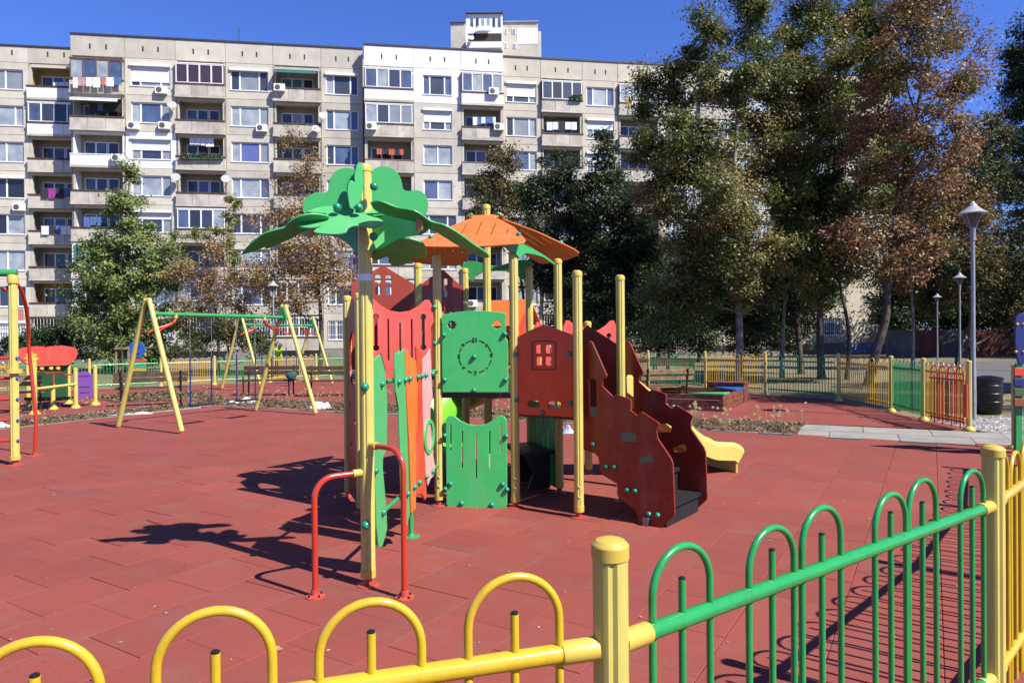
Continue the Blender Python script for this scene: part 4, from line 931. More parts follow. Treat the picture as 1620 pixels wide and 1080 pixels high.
# ---- street lamps
def lamp(label, x, y, h=4.1, s=1.0):
    t = thing('street_lamp', label, 'lamp', (x,y,-0.05), 'grey lamps along the path')
    MB().lathe([(0.046,-0.05),(0.046,0.95),(0.038,1.0),(0.036,h-0.95),(0.034,h-0.62)], (x,y,0), 16).build('pole', GREYP, t, 40)
    MB().lathe([(0.12,-0.05),(0.12,-0.03),(0.05,0.0)], (x,y,0), 16).build('foot', GREYP, t, 40)
    MB().box((x,y-0.046,0.45),(0.05,0.012,0.28)).build('access_door', GREYP, t)
    MB().lathe([(0.048,h-0.70),(0.048,h-0.50),(0.06,h-0.45)], (x,y,0), 16).build('collar', GREYP, t, 40)
    MB().lathe([(0.055,h-0.45),(0.115,h-0.30),(0.165,h-0.205),(0.17,h-0.185)], (x,y,0), 24).build('lamp_glass', mat('smoked_lamp_glass',(0.16,0.14,0.14),0.12,0.15,4), t, 40)
    for k in range(4):
        a = 0.4+k*math.pi/2; c, s_ = math.cos(a), math.sin(a)
        MB().tube([(x+0.055*c,y+0.055*s_,h-0.46),(x+0.125*c,y+0.125*s_,h-0.31),(x+0.18*c,y+0.18*s_,h-0.19)], 0.011, 6).build('strut', GREYP, t, 40)
    MB().lathe([(0.245,h-0.205),(0.25,h-0.19),(0.21,h-0.165),(0.145,h-0.115),(0.095,h-0.07),(0.075,h-0.05),(0.07,h-0.03),(0.05,h-0.005),(0.04,h+0.0),(0.036,h+0.02),(0.018,h+0.04),(0.002,h+0.045)], (x,y,0), 28).build('lamp_hood', mat('pale_grey_hood',(0.50,0.52,0.57),0.35,0.04,5), t, 40)
p = G(1542,666); lamp('tall grey street lamp with conical hood nearest the path, right of the gate', p.x-0.02, p.y)
p = atY(1512,432,27.6); lamp('middle of the three grey street lamps receding on the right', p.x+0.15, 27.6)
p = atY(1480,465,42.0); lamp('farthest of the three grey street lamps receding on the right', p.x+0.1, 42.0)
p = atY(404,445,27.5); lamp('grey street lamp behind the left fence in front of the apartment building', p.x+0.05, 29.4, 4.15)
# ---- litter bins
def binn(label, px, py, r, h, z=-0.05):
    p = G(px, py); t = thing('litter_bin', label, 'bin', (p.x,p.y,z))
    BM = mat('black_bin_plastic',(0.012,0.012,0.013),0.35,0.1,6)
    MB().lathe([(r*0.86,z),(r*0.95,z+0.05),(r,z+h*0.9),(r*1.04,z+h*0.91),(r*1.04,z+h*0.94)], (p.x,p.y,0), 24).build('body', BM, t, 30)
    for zz in (0.3,0.52,0.74): MB().lathe([(r*1.0,z+h*zz),(r*1.03,z+h*zz+0.01),(r*1.03,z+h*zz+0.03),(r*1.0,z+h*zz+0.04)], (p.x,p.y,0), 24).build('rib', BM, t, 30)
    MB().lathe([(r*1.06,z+h*0.94),(r*1.06,z+h*0.97),(r*0.8,z+h*1.0),(r*0.3,z+h*1.03),(0.005,z+h*1.035)], (p.x,p.y,0), 24).build('lid', BM, t, 30)
binn('round black litter bin with ribbed sides behind the lamp post by the path', 1563, 650, 0.27, 0.78)
p = G(172,617)
# ---- loose white cloth and litter
def cloth(label, px, py, w, d, h, seed, m=None, z=0.0, cat='cloth', name='white_cloth'):
    rr = random.Random(seed); p = G(px, py); n = 20; vs = []; fs = []
    ph_ = [rr.uniform(0,6.28) for _ in range(6)]
    for i in range(n+1):
        for j in range(n+1):
            u, v = i/n*2-1, j/n*2-1; e = max(0.0, 1-(u*u+v*v)**0.8)
            hh = h*e*(0.55+0.45*math.sin(4*u+ph_[0])*math.cos(3*v+ph_[1]))+0.10*h*e*math.sin(6*u+ph_[2]+3*v)
            k = 1+0.12*math.sin(5*math.atan2(v,u)+ph_[3])
            vs.append((p.x+u*w/2*k, p.y+v*d/2*k, z+0.02+max(0,hh)))
    for i in range(n):
        for j in range(n): a = i*(n+1)+j; fs.append((a,a+n+1,a+n+2,a+1))
    o = MB().add(vs, fs).build(name, m or mat('white_cloth',(0.74,0.75,0.78),0.8,0.05,8), None, 60, loc=(p.x,p.y,z)); return tag(o, label, cat)
cloth('white plastic sheet lying flat by the left swing leg', 217, 656, 0.95, 0.5, 0.05, 1)
cloth('white plastic sheet under the far swing seat', 383, 637, 0.75, 0.6, 0.16, 2)
cloth('white plastic bag heaped up behind the right swing leg', 508, 647, 0.5, 0.4, 0.34, 3)
cloth('white plastic sheet at the left edge behind the ladder', 2, 677, 0.5, 0.4, 0.12, 4)
cloth('crumpled blue and white bag beyond the climbing frame posts', 896, 687, 0.30, 0.25, 0.22, 5, mat('blue_white_bag',(0.06,0.16,0.60),0.5,0.1,14,col2=(0.7,0.72,0.8)), 0.0, 'bag', 'plastic_bag')
chip = leafmat('pale_litter_chip', (0.70,0.62,0.50), (0.62,0.42,0.28), (0.78,0.74,0.68))
tag(scatter_bits('litter_chips', NEAR, 650, 0.026, 0.033, chip, 21, 0.25), 'pale wood chips and dry bits strewn on the red rubber tiles', 'litter')
lf_ = MB(); c0 = G(432,1031,0.03)
for a, s in ((0.2,0.05),(1.1,0.045),(2.2,0.04),(-0.7,0.04)):
    d = Vector((math.cos(a),math.sin(a),0.25)); e = Vector((-math.sin(a),math.cos(a),0.1))*0.3
    lf_.add([c0+UPZ*0.004, c0+d*s*0.5+e*s+UPZ*0.012, c0+d*s+UPZ*0.004, c0+d*s*0.5-e*s+UPZ*0.004], [(0,1,2,3)])
tag(lf_.build('fallen_leaf', mat('dry_leaf',(0.55,0.36,0.16),0.7), None, None, c0), 'curled dry leaf on the rubber tiles behind the yellow fence hoops', 'leaf')
# dry weeds in the planting strip
wd_m = mat('dry_weed_stalk',(0.33,0.25,0.12),0.9); wr = random.Random(31)
wst = MB()
for k in range(150):
    while True:
        x, y = wr.uniform(-10.5,5.4), wr.uniform(10,18.6)
        if inside((x,y), STRIP): break
    for j in range(wr.randint(2,5)):
        h = wr.uniform(0.12,0.42); dx, dy = wr.uniform(-0.12,0.12), wr.uniform(-0.12,0.12)
        wst.tube([(x,y,0),(x+dx*0.4,y+dy*0.4,h*0.6),(x+dx,y+dy,h)], [0.004,0.003,0.0015], 3, False)
        if wr.random() < 0.6: wst.add([(x+dx-0.03,y+dy,h),(x+dx,y+dy-0.02,h-0.02),(x+dx+0.03,y+dy,h+0.01),(x+dx,y+dy+0.02,h+0.03)], [(0,1,2,3)])
tag(wst.build('dry_weeds', wd_m), 'dry weed stalks standing in the planting strip', 'weeds', None, 'stuff')
# ================================================================== APARTMENT BUILDING
BO = Vector((-40.0,50.77,0)); BE = Vector((60,9,0)).normalized(); BN = Vector((BE.y,-BE.x,0))
bld = thing('apartment_building', 'long eight-storey concrete panel apartment block with balconies behind the playground', 'building', (BO.x, BO.y, -0.06))
CONC = mat('weathered_concrete_panel', (0.745,0.695,0.585), 0.9, 0.05, 1.2, 0.3, 12, stain=0.6, sscale=0.6, rnd=0.12, scol=(0.50,0.47,0.42))
CONC2 = mat('balcony_concrete', (0.72,0.67,0.575), 0.9, 0.08, 1.5, 0.3, 12, stain=0.75, sscale=1.1, rnd=0.12, scol=(0.36,0.31,0.25))
WCL = mat('white_insulated_render', (0.74,0.75,0.76), 0.85, 0.03, 1.2, 0.1, 12, stain=0.12, sscale=0.5, scol=(0.5,0.5,0.5))
CRM = mat('cream_render', (0.76,0.70,0.57), 0.9, 0.04, 1.2, 0.2, 12, stain=0.2, sscale=0.6, rnd=0.03, scol=(0.45,0.40,0.32))
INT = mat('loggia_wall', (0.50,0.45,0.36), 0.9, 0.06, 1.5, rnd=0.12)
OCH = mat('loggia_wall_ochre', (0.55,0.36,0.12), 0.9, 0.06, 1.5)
DRK = mat('balcony_rail_brown', (0.10,0.055,0.04), 0.7, 0.2, 3)
PVC = mat('white_window_frame', (0.78,0.78,0.78), 0.4, 0.02, 3)
BRF = mat('brown_window_frame', (0.22,0.13,0.08), 0.6, 0.1, 3)
SHU = mat('roller_shutter', (0.66,0.67,0.68), 0.5, 0.03, 3)
ROOFM = mat('roof_flashing', (0.05,0.05,0.06), 0.6, 0.1, 3)
def pane_mat(name, c, c2=None, rough=0.06):
    m = mat(name, c, rough, 0.1, 1.3, col2=c2 or tuple(x*0.6 for x in c)); b = m.node_tree.nodes['Principled BSDF']
    b.inputs['Coat Weight'].default_value = 1.0; b.inputs['Coat Roughness'].default_value = 0.02; b.inputs['Roughness'].default_value = 0.6
    return m
GL = [pane_mat('dark_blue_window_glass',(0.035,0.055,0.11)), pane_mat('window_with_net_curtain',(0.55,0.62,0.66),(0.30,0.36,0.42)), pane_mat('window_with_grey_blind',(0.36,0.41,0.45),(0.26,0.30,0.34)),
      pane_mat('black_window_glass',(0.015,0.018,0.025)), pane_mat('blue_curtain_window',(0.16,0.20,0.55),(0.12,0.15,0.45)), pane_mat('maroon_window_glass',(0.07,0.02,0.04)), pane_mat('sky_window_glass',(0.10,0.17,0.34),(0.05,0.08,0.16)), pane_mat('teal_curtain_window',(0.10,0.33,0.36))]
BR = random.Random(11)
def bp(s, o, z): return BO+BE*s+BN*o+UPZ*z
ZK = lambda k: 0.9+2.8*k
def bbox(mb, s0, s1, o0, o1, z0, z1): return mb.obox(bp(s0,o0,z0), BE*(s1-s0), BN*(o1-o0), UPZ*(z1-z0))
def part(name, m, *boxes, par=None):
    mb = MB()
    for b in boxes: bbox(mb, *b)
    return mb.build(name, m, par or bld)
def window(s0, s1, z0, z1, o, kind, n=3, fm=None, par=None, name='window', ratio=None):
    """framed window; each pane its own sub-part"""
    fm = fm or PVC; f = 0.07; mb = MB(); d0, d1 = o-0.04, o+0.04
    for b in ((s0,s1,d0,d1,z0,z0+f),(s0,s1,d0,d1,z1-f,z1),(s0,s0+f,d0,d1,z0+f,z1-f),(s1-f,s1,d0,d1,z0+f,z1-f)): bbox(mb, *b)
    rt = ratio or ([0.24,0.52,0.24] if n == 3 else [1/n]*n); xs = [s0]; 
    for q in rt: xs.append(xs[-1]+q*(s1-s0))
    for x in xs[1:-1]: bbox(mb, x-0.055, x+0.055, d0, d1+0.004, z0+f, z1-f)
    w = mb.build(name, fm, par or bld)
    for i in range(len(rt)):
        g = kind[i % len(kind)]; a, b = xs[i]+(f if i == 0 else 0.055), xs[i+1]-(f if i == len(rt)-1 else 0.055)
        if par is None: part('pane', GL[g], (a, b, o-0.012, o+0.004, z0+f, z1-f), par=w)
        else: part('pane', GL[g], (a, b, o-0.012, o+0.004, z0+f, z1-f), par=par)
    return w
def wallpanel(s0, s1, z0, z1, o, m, hole=None, th=0.22):
    g = 0.012; out = [(s0+g,z0+g),(s1-g,z0+g),(s1-g,z1-g),(s0+g,z1-g)]
    hs = [[(hole[0],hole[2]),(hole[1],hole[2]),(hole[1],hole[3]),(hole[0],hole[3])]] if hole else []
    mb = MB(); mb.plate(out, hs, bp(0, o-th/2, 0), BE, UPZ, th, 0.012); return mb.build('wall_panel', m, bld)
def win_cell(s0, s1, k, o, m, spec):
    z = ZK(k); w = min(2.85, (s1-s0)-0.75)*spec.get('w', 1.0); c = (s0+s1)/2+spec.get('dx', 0); a, b = c-w/2, c+w/2; z0, z1 = z+0.70, z+2.25
    wallpanel(s0, s1, z, z+2.8, o, m, (a, b, z0, z1))
    wd = window(a, b, z0, z1, o-0.14, spec['g'], spec.get('n', 3))
    part('window_sill', spec.get('sill', PVC), (a-0.05, b+0.05, o-0.12, o+0.05, z0-0.05, z0), par=wd)
    sh_ = spec.get('sh', 0)
    if sh_ or spec.get('box'): part('shutter_box', SHU, (a-0.05, b+0.05, o-0.06, o+0.14, z1-0.05, z1+0.16), par=wd)
    if sh_:
        part('roller_shutter', SHU, (a+0.04, b-0.04, o-0.10, o-0.07, z1-(z1-z0)*sh_, z1-0.05), par=wd)
    if spec.get('bars'):
        mb = MB(); n = 14
        for i in range(n+1): x = a+(b-a)*i/n; bbox(mb, x-0.012, x+0.012, o+0.03, o+0.054, z0, z1)
        bbox(mb, a, b, o+0.026, o+0.05, z0+0.4, z0+0.43); bbox(mb, a, b, o+0.026, o+0.05, z1-0.35, z1-0.32); mb.build('window_bars', PVC, wd)
def balcony(s0, s1, k, o, m, spec):
    z = ZK(k); D = 1.15; PR = 0.32; th = 0.14; im = spec.get('im', INT)
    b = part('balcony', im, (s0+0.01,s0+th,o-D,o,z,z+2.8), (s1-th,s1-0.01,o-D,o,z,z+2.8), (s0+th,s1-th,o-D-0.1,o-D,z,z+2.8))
    part('balcony_slab', CONC2, (s0+0.005,s1-0.005,o-D,o+PR,z-0.10,z+0.06), par=b)
    part('lintel', m, (s0+0.012,s1-0.012,o-0.20,o-0.002,z+2.50,z+2.69), par=b)
    for sA, sB in ((s0+0.012,s0+0.22),(s1-0.22,s1-0.012)): part('pier', m, (sA,sB,o-0.22,o,z+0.065,z+2.498), par=b)
    pm = spec.get('pm', CONC2); n = spec.get('np', 3)
    for i in range(n):
        a_, b_ = s0+0.03+(s1-s0-0.06)*i/n, s0+0.03+(s1-s0-0.06)*(i+1)/n
        part('parapet_panel', pm, (a_+0.012, b_-0.012, o+PR-0.08, o+PR+0.006*(i % 2), z+0.062, z+0.86), par=b)
    for sA, sB in ((s0+0.02,s0+0.09),(s1-0.09,s1-0.02)): part('parapet_side', pm, (sA,sB,o+0.004,o+PR-0.082,z+0.062,z+0.86), par=b)
    part('handrail', spec.get('rail', DRK), (s0+0.015,s1-0.015,o+PR-0.12,o+PR+0.03,z+0.862,z+1.0 if spec.get('rail') is None else z+0.93), par=b)
    # back window and door
    wz0, wz1 = z+0.75, z+2.2
    window(s0+0.45, s0+2.1, wz0, wz1, o-D+0.03, spec.get('g', [3,0]), 2, par=b, name='balcony_window'); window(s0+2.1+0.05, s0+2.95, z+0.1, wz1, o-D+0.03, [spec.get('dg', 3)], 1, par=b, name='balcony_door', ratio=[1.0])
    gl = spec.get('glaz')
    if gl:
        fr = spec.get('fm', PVC); nn = spec.get('gn', 4); f = 0.07; mb = MB(); d0, d1 = o+PR-0.10, o+PR-0.02; a, c, z0, z1 = s0+0.10, s1-0.10, z+1.0, z+2.48
        for q in ((a,c,d0,d1,z0,z0+f),(a,c,d0,d1,z1-f,z1),(a,a+f,d0,d1,z0+f,z1-f),(c-f,c,d0,d1,z0+f,z1-f)): bbox(mb, *q)
        for i in range(1, nn): x = a+(c-a)*i/nn; bbox(mb, x-0.05, x+0.05, d0, d1+0.003, z0+f, z1-f)
        mb.build('balcony_glazing', fr, b)
        for i in range(nn):
            x0, x1 = a+(c-a)*i/nn+0.05, a+(c-a)*(i+1)/nn-0.05
            part('pane', GL[gl[i % len(gl)]], (x0,x1,d0+0.03,d0+0.045,z0+f,z1-f), par=b)
        for q in (a, c): part('side_pane', GL[gl[0]], (q-0.02,q+0.02,o+0.004,d0-0.004,z0,z1), par=b)
        part('balcony_roof', fr, (s0+0.03,s1-0.03,o+0.004,o+PR,z+2.485,z+2.56), par=b)
    aw = spec.get('awn')
    if aw:
        mb = MB(); mb.obox(bp(s0+0.25,o+0.01,z+2.45), BE*(s1-s0-0.5), BN*0.75+UPZ*(-0.28), UPZ*0.02+BN*0.005); mb.build('awning', aw, b)
        mb = MB(); bbox(mb, s0+0.25, s1-0.25, o+0.755, o+0.77, z+1.98, z+2.16); mb.build('awning_valance', aw, b)
TEALC = mat('teal_awning_cloth',(0.05,0.26,0.25),0.8,0.1,3); WAW = mat('white_awning_cloth',(0.7,0.7,0.68),0.8,0.1,3)
PXB = [113,199,279,358,433,509,575]; sb_ = [wallhit(x, 250, BO, BO+BE)[0] for x in PXB]
O2 = 0.9; S2 = [wallhit(x, 250, BO+BN*O2, BO+BN*O2+BE)[0] for x in (577,655,730,797)]
S3 = [S2[3]]+[wallhit(x, 250, BO, BO+BE)[0] for x in (856,922,978,1045)]
while S3[-1] < 70.5: S3.append(S3[-1]+3.45)
S3.append(wallhit(1411,450,BO,BO+BE)[0])
OL = -2.0; S0 = [wallhit(x, 250, BO+BN*OL, BO+BN*OL+BE)[0] for x in (-180,-105,-28,46,114)]
S0[-1] = sb_[0]
bays = []
for i in range(4): bays.append((S0[i], S0[i+1], OL, 'B' if i % 2 else 'W', 'L%d' % i))
for i in range(6): bays.append((sb_[i], sb_[i+1], 0.0, 'W' if i % 2 else 'B', 'M%d' % i))
for i in range(3): bays.append((S2[i], S2[i+1], O2, 'W' if i == 1 else 'B', 'C%d' % i))
for i in range(len(S3)-1): bays.append((S3[i], S3[i+1], 0.0, 'X' if i == len(S3)-2 else ('B' if i % 2 else 'W'), 'R%d' % i))
OV = {  # what the photograph shows, by bay and storey (7 = top)
 ('L2',7):dict(g=[2,2,2],n=2,w=1.0), ('L2',6):dict(g=[1,1,1]), ('L2',5):dict(g=[1,1],n=2), ('L2',4):dict(g=[0,3],n=2,box=1), ('L2',3):dict(g=[3,1],n=2), ('L2',2):dict(g=[1,1],n=2), ('L2',1):dict(g=[3,0,3]),
 ('L3',7):dict(im=OCH,pm=WCL), ('L3',6):dict(glaz=[6,0,3,6],pm=WCL), ('L3',5):dict(), ('L3',4):dict(g=[3,3]), ('L3',3):dict(), ('L3',2):dict(), ('L3',1):dict(im=OCH),
 ('M0',7):dict(glaz=[1,6,1,6],fm=BRF), ('M0',6):dict(awn=WAW), ('M0',5):dict(pm=WCL,np=1,rail=PVC,g=[0,6]), ('M0',4):dict(g=[6,0]), ('M0',3):dict(), ('M0',2):dict(pm=WCL,np=1,glaz=[7,1,7,1]), ('M0',1):dict(pm=WCL,np=1,glaz=[1,0,1,0]),
 ('M1',7):dict(g=[0,2,2],sh=0.78,box=1), ('M1',6):dict(g=[1,6,2]), ('M1',5):dict(g=[2,0,2],sh=0.55,box=1), ('M1',4):dict(g=[1,1,2]),
 ('M2',7):dict(glaz=[5,5,5,5]), ('M2',6):dict(g=[6,0]), ('M2',5):dict(g=[3,3]), ('M2',4):dict(g=[0,6]), ('M2',3):dict(glaz=[6,3,0,1]), ('M2',2):dict(g=[3,3]),
 ('M3',7):dict(g=[0,2,0],box=1), ('M3',6):dict(g=[1,1,2]), ('M3',5):dict(g=[1,4,2]), ('M3',4):dict(g=[1,1,6]), ('M3',3):dict(g=[0,0,0]),
 ('M4',7):dict(awn=TEALC,g=[7,7]), ('M4',6):dict(g=[0,2]), ('M4',5):dict(g=[3,3]),
 ('M5',7):dict(g=[1,0,0],box=1), ('M5',6):dict(g=[6,1,6]), ('M5',5):dict(g=[0,6,6]),
 ('C0',7):dict(glaz=[6,1,0,6],pm=WCL,np=1), ('C0',6):dict(glaz=[1,0,2,2]), ('C0',5):dict(g=[3,3],rail=mat('varnished_rail',(0.35,0.17,0.07),0.6)),
 ('C1',7):dict(g=[6,0,6],w=0.8), ('C1',6):dict(g=[2,0,2],sh=0.6,box=1,w=0.8), ('C1',5):dict(g=[1,1],n=2,w=0.8), ('C1',4):dict(g=[6,1],n=2,w=0.8),
 ('C2',7):dict(glaz=[6,1,6,2],pm=WCL,np=1), ('C2',6):dict(g=[0,6]), ('C2',5):dict(g=[3,6],rail=mat('varnished_rail',(0.35,0.17,0.07),0.6)),
 ('R0',7):dict(g=[0,0,2],sh=0.68,box=1), ('R0',6):dict(g=[3,2,1]), ('R0',5):dict(g=[2,6,1]), ('R2',7):dict(g=[6,1,6]), ('R2',6):dict(g=[2,0,0],sh=0.5,box=1),
}
WHITE = {('C0',7),('C1',7),('C2',7),('M0',5),('M1',5),('L3',6),('M0',2),('M0',1)}
for (s0, s1, o, kind, nm) in bays:
    for k in range(8):
        m = WCL if (nm,k) in WHITE else (CRM if nm[0] == 'R' else CONC); z = ZK(k); sp_ = dict(OV.get((nm,k), {}))
        if kind == 'X': wallpanel(s0, s1, z, z+2.8, o, CRM); continue
        if kind == 'W':
            sp_.setdefault('g', [BR.choice((0,1,1,2,6)) for _ in range(3)])
            if 'sh' not in sp_ and (nm,k) not in OV and BR.random() < 0.15: sp_['sh'] = BR.uniform(0.3,0.8)
            if k == 0: sp_['bars'] = 1
            win_cell(s0, s1, k, o, m, sp_)
        else:
            sp_.setdefault('g', [BR.choice((0,3,3,6)), BR.choice((0,3,6))])
            if (nm,k) not in OV and BR.random() < 0.22: sp_['glaz'] = [BR.choice((0,1,6,3)) for _ in range(4)]
            balcony(s0, s1, k, o, m, sp_)
            if k == 0:
                mb = MB()
                for i in range(17): x = s0+0.12+(s1-s0-0.24)*i/16; bbox(mb, x-0.012, x+0.012, o+0.27, o+0.29, z+1.0, z+2.5)
                bbox(mb, s0+0.1, s1-0.1, o+0.265, o+0.285, z+1.7, z+1.73); mb.build('balcony_bars', PVC, bld)
    # attic parapet with two vents
    am = WCL if nm[0] == 'C' else (CRM if nm[0] == 'R' else CONC); zt = 23.3; top = 24.55 if nm[0] == 'L' else 24.9
    ap = wallpanel(s0, s1, zt, top, o, am)
    for t in (0.36, 0.66): part('vent', mat('dark_vent',(0.06,0.055,0.05),0.9), (s0+(s1-s0)*t-0.06, s0+(s1-s0)*t+0.06, o-0.02, o+0.006, zt+0.55, zt+0.95), par=ap)
    part('roof_edge', ROOFM, (s0, s1, o-0.5, o+0.06, top-0.01, top+0.12))
    part('plinth', mat('grey_plinth_concrete',(0.30,0.285,0.26),0.9,0.1,2,0.3,20,stain=0.5), (s0+0.005, s1-0.005, o-0.4, o-0.01, -0.06, 0.895))
# body behind the facade
SE = bays[-1][1]
part('building_core', CONC, (sb_[0]+0.02, SE-0.01, -12.0, -1.30, -0.06, 24.6)); part('building_core', CONC, (S0[0], sb_[0], -12.0, -3.30, -0.06, 24.3))
part('building_core', WCL, (S2[0]+0.01, S2[3]-0.01, -1.28, -0.40, -0.06, 0.88), (S2[0]+0.01, S2[0]+0.20, -0.6, O2-0.23, 0.9, 24.85), (S2[3]-0.20, S2[3]-0.01, -0.6, O2-0.23, 0.9, 24.85))
part('end_wall', WCL, (sb_[0]+0.01, sb_[0]+0.2, -3.2, -0.23, 0.9, 23.3)); part('end_wall', CONC, (sb_[0]+0.01, sb_[0]+0.2, -3.2, -0.23, 23.31, 24.88))
part('end_wall', CRM, (SE-0.2, SE-0.005, -1.28, -0.23, 0.9, 24.88))
# graffiti on the plinth at the far right end
gm = bpy.data.materials.new('blue_purple_graffiti'); gm.use_nodes = True; N_, L_ = gm.node_tree.nodes, gm.node_tree.links
g1 = N_.new('ShaderNodeNewGeometry'); g2 = N_.new('ShaderNodeTexNoise'); g2.inputs['Scale'].default_value = 1.1; g2.inputs['Distortion'].default_value = 1.6; g2.inputs['Detail'].default_value = 3
g3 = N_.new('ShaderNodeValToRGB'); g3.color_ramp.interpolation = 'CONSTANT'; el = g3.color_ramp.elements
for ps_, c_ in ((0.40,(0.04,0.10,0.50,1)),(0.46,(0.30,0.42,0.60,1)),(0.52,(0.20,0.07,0.36,1)),(0.56,(0.06,0.25,0.55,1)),(0.62,(0.45,0.12,0.20,1))):
    e_1 = el.new(ps_); e_1.color = c_
el[0].color = (0.25,0.38,0.52,1)
L_.new(g1.outputs['Position'], g2.inputs['Vector']); L_.new(g2.outputs['Fac'], g3.inputs['Fac']); L_.new(g3.outputs['Color'], N_['Principled BSDF'].inputs['Base Color']); N_['Principled BSDF'].inputs['Roughness'].default_value = 0.8
part('graffiti_panel', gm, (SE-4.4, SE-0.02, -0.01, 0.012, 0.02, 0.89))['label'] = 'blue and purple spray-painted plinth at the right end of the building'
# ---- air conditioners, dishes
acb = MB(); acb.box((0,0,0),(0.82,0.30,0.56),0,0.02); AC = acb.mesh('air_conditioner', WHT)
ACF = MB().lathe([(0.21,0),(0.21,0.012),(0.05,0.016),(0.002,0.016)], seg=18, ax=(0,-1,0)).mesh('fan_grille', mat('fan_grille_grey',(0.12,0.12,0.12),0.6), 40)
bang = math.atan2(BE.y, BE.x)
for px_, py_, o in ((255,143,0),(211,199,0),(260,199,0),(186,250,0.32),(442,139,0.32),(414,203,0),(587,200,0.9+0.32),(781,145,0.9+0.32),(789,201,0.9+0.32),(30,328,OL),(747,480,0.9+0.32),(640,328,1.22)):
    q = hit(px_, py_, bp(0,o+0.18,0), BN); a = inst('air_conditioner', AC, bld, q, rot=(0,0,bang)); f_ = bpy.data.objects.new('fan_grille', ACF); COL.objects.link(f_); f_.parent = a; f_.location = (-0.12,-0.152,0)
DISH = MB().lathe([(0.34,0.10),(0.29,0.07),(0.18,0.025),(0.0015,0.0),(0.0015,-0.02),(0.18,0.005),(0.29,0.05),(0.34,0.085)], seg=24, ax=(0.35,-0.85,0.4)).mesh('satellite_dish', mat('dish_grey_white',(0.5,0.5,0.5),0.6), 40)
for px_, py_, o in ((272,167,0.25),(278,281,0.3),(357,284,0.45),(511,184,0.35),(500,205,0.45)):
    q = hit(px_, py_, bp(0,o+0.15,0), BN); inst('satellite_dish', DISH, bld, q)
    MB().tube([q, q-BN*(o+0.17)-UPZ*0.15], 0.02, 6).build('dish_arm', STEEL, bld)
# roof aerial
q = hit(378,62,bp(0,-3,0),BN); q.z = 24.55; mb = MB(); mb.tube([q, q+UPZ*2.9], 0.035, 6); mb.tube([q+UPZ*0.7-BE*0.3, q+UPZ*0.85+BE*0.6], 0.02, 5); mb.tube([q+UPZ*0.6-BE*0.1, q+UPZ*0.5+BE*0.45], 0.02, 5); mb.build('roof_aerial', IRON, bld)
q = hit(1004,102,bp(0,-3,0),BN); q.z = 24.55; MB().tube([q, q+UPZ*1.2], 0.03, 6).build('roof_aerial', IRON, bld)
# ---- washing and things on balconies (lie or hang on the building)
def laundry(label, x0, x1, ytop, drop, o, cols, seed, gap=0.03):
    rr = random.Random(seed); P = bp(0,o,0); a, b = hit(x0,ytop,P,BN), hit(x1,ytop,P,BN); e = (b-a); L = e.length; e.normalize()
    t = thing('washing_line', label, 'laundry', a-UPZ*drop)
    MB().tube([a,b], 0.012, 5).build('line', STEEL, t); x = 0.05; i = 0
    while x < L-0.2:
        w = min(rr.uniform(0.3,0.6), L-x); h = drop*rr.uniform(0.75,1.1); n = 6; vs = []; fs = []
        for u in range(n+1):
            for v in range(4): vs.append(a+e*(x+w*u/n)-UPZ*(0.02+h*v/3)+BN*(0.02*math.sin(u*2.1+i)*(v/3+0.3)))
        for u in range(n):
            for v in range(3): k = u*4+v; fs.append((k,k+1,k+5,k+4))
        MB().add(vs, fs).build('garment', cols[i % len(cols)], t, 60); x += w+gap; i += 1
CW = mat('white_laundry',(0.72,0.73,0.76),0.9); CPk = mat('coral_laundry',(0.75,0.22,0.17),0.9); CBl = mat('blue_laundry',(0.10,0.20,0.50),0.9); CDk = mat('dark_laundry',(0.04,0.035,0.05),0.9); CPu = mat('magenta_laundry',(0.42,0.05,0.35),0.9); CYe = mat('yellow_laundry',(0.70,0.48,0.10),0.9); CLp = mat('pale_pink_laundry',(0.68,0.38,0.40),0.9)
laundry('white, coral and pink washing hung outside the brown-framed top balcony', 114, 192, 122, 0.75, 0.62, [CW,CLp,CW,CW,CPk,CW,CBl,CW], 1)
laundry('dark clothes hung under the white awning balcony on the left', 140, 192, 163, 0.75, -0.1, [CDk,CBl,CDk,CDk], 2)
laundry('white towel drying on the ochre balcony at the far left', 83, 108, 130, 0.62, OL+0.1, [CW], 3)
laundry('white patterned cloth hanging in the flower-box balcony', 299, 342, 217, 0.7, -0.1, [CW,CW], 4)
laundry('purple, magenta and blue washing on the left balcony column', 64, 112, 298, 0.7, OL+0.45, [CDk,CPu,CDk,CBl], 5)
laundry('white and dark washing on the left balcony below the purple one', 64, 112, 357, 0.65, OL+0.45, [CW,CDk,CBl,CW], 6)
laundry('orange towel hanging on the varnished rail balcony', 595, 640, 234, 0.62, 0.9-0.2, [mat('orange_laundry',(0.70,0.16,0.07),0.9),CDk], 7)
laundry('row of blue and white shirts on the balcony beside the air conditioner', 747, 784, 185, 0.6, 0.9+0.1, [CW,CBl,CW,CBl], 8, 0.0)
laundry('white sheet drying on the upper balcony nearest the trees', 868, 901, 140, 0.75, 0.2, [CW,CW], 9)
laundry('white sheets on the second balcony from the top nearest the trees', 864, 914, 193, 0.75, 0.35, [CW,CW,CDk,CW], 10)
laundry('yellow and white washing on the balcony half hidden by the big tree', 990, 1022, 155, 0.7, 0.35, [CYe,CW,CYe], 11)
laundry('blue shirts drying on the left balcony behind the green tree', 131, 160, 343, 0.75, 0.1, [CBl,CBl], 12)
q0 = hit(12,500,bp(0,OL+0.1,0),BN)
laundry('pink towel hanging out of the lowest left window', 18, 37, 489, 0.85, OL+0.12, [mat('pink_towel',(0.66,0.25,0.25),0.9)], 13)
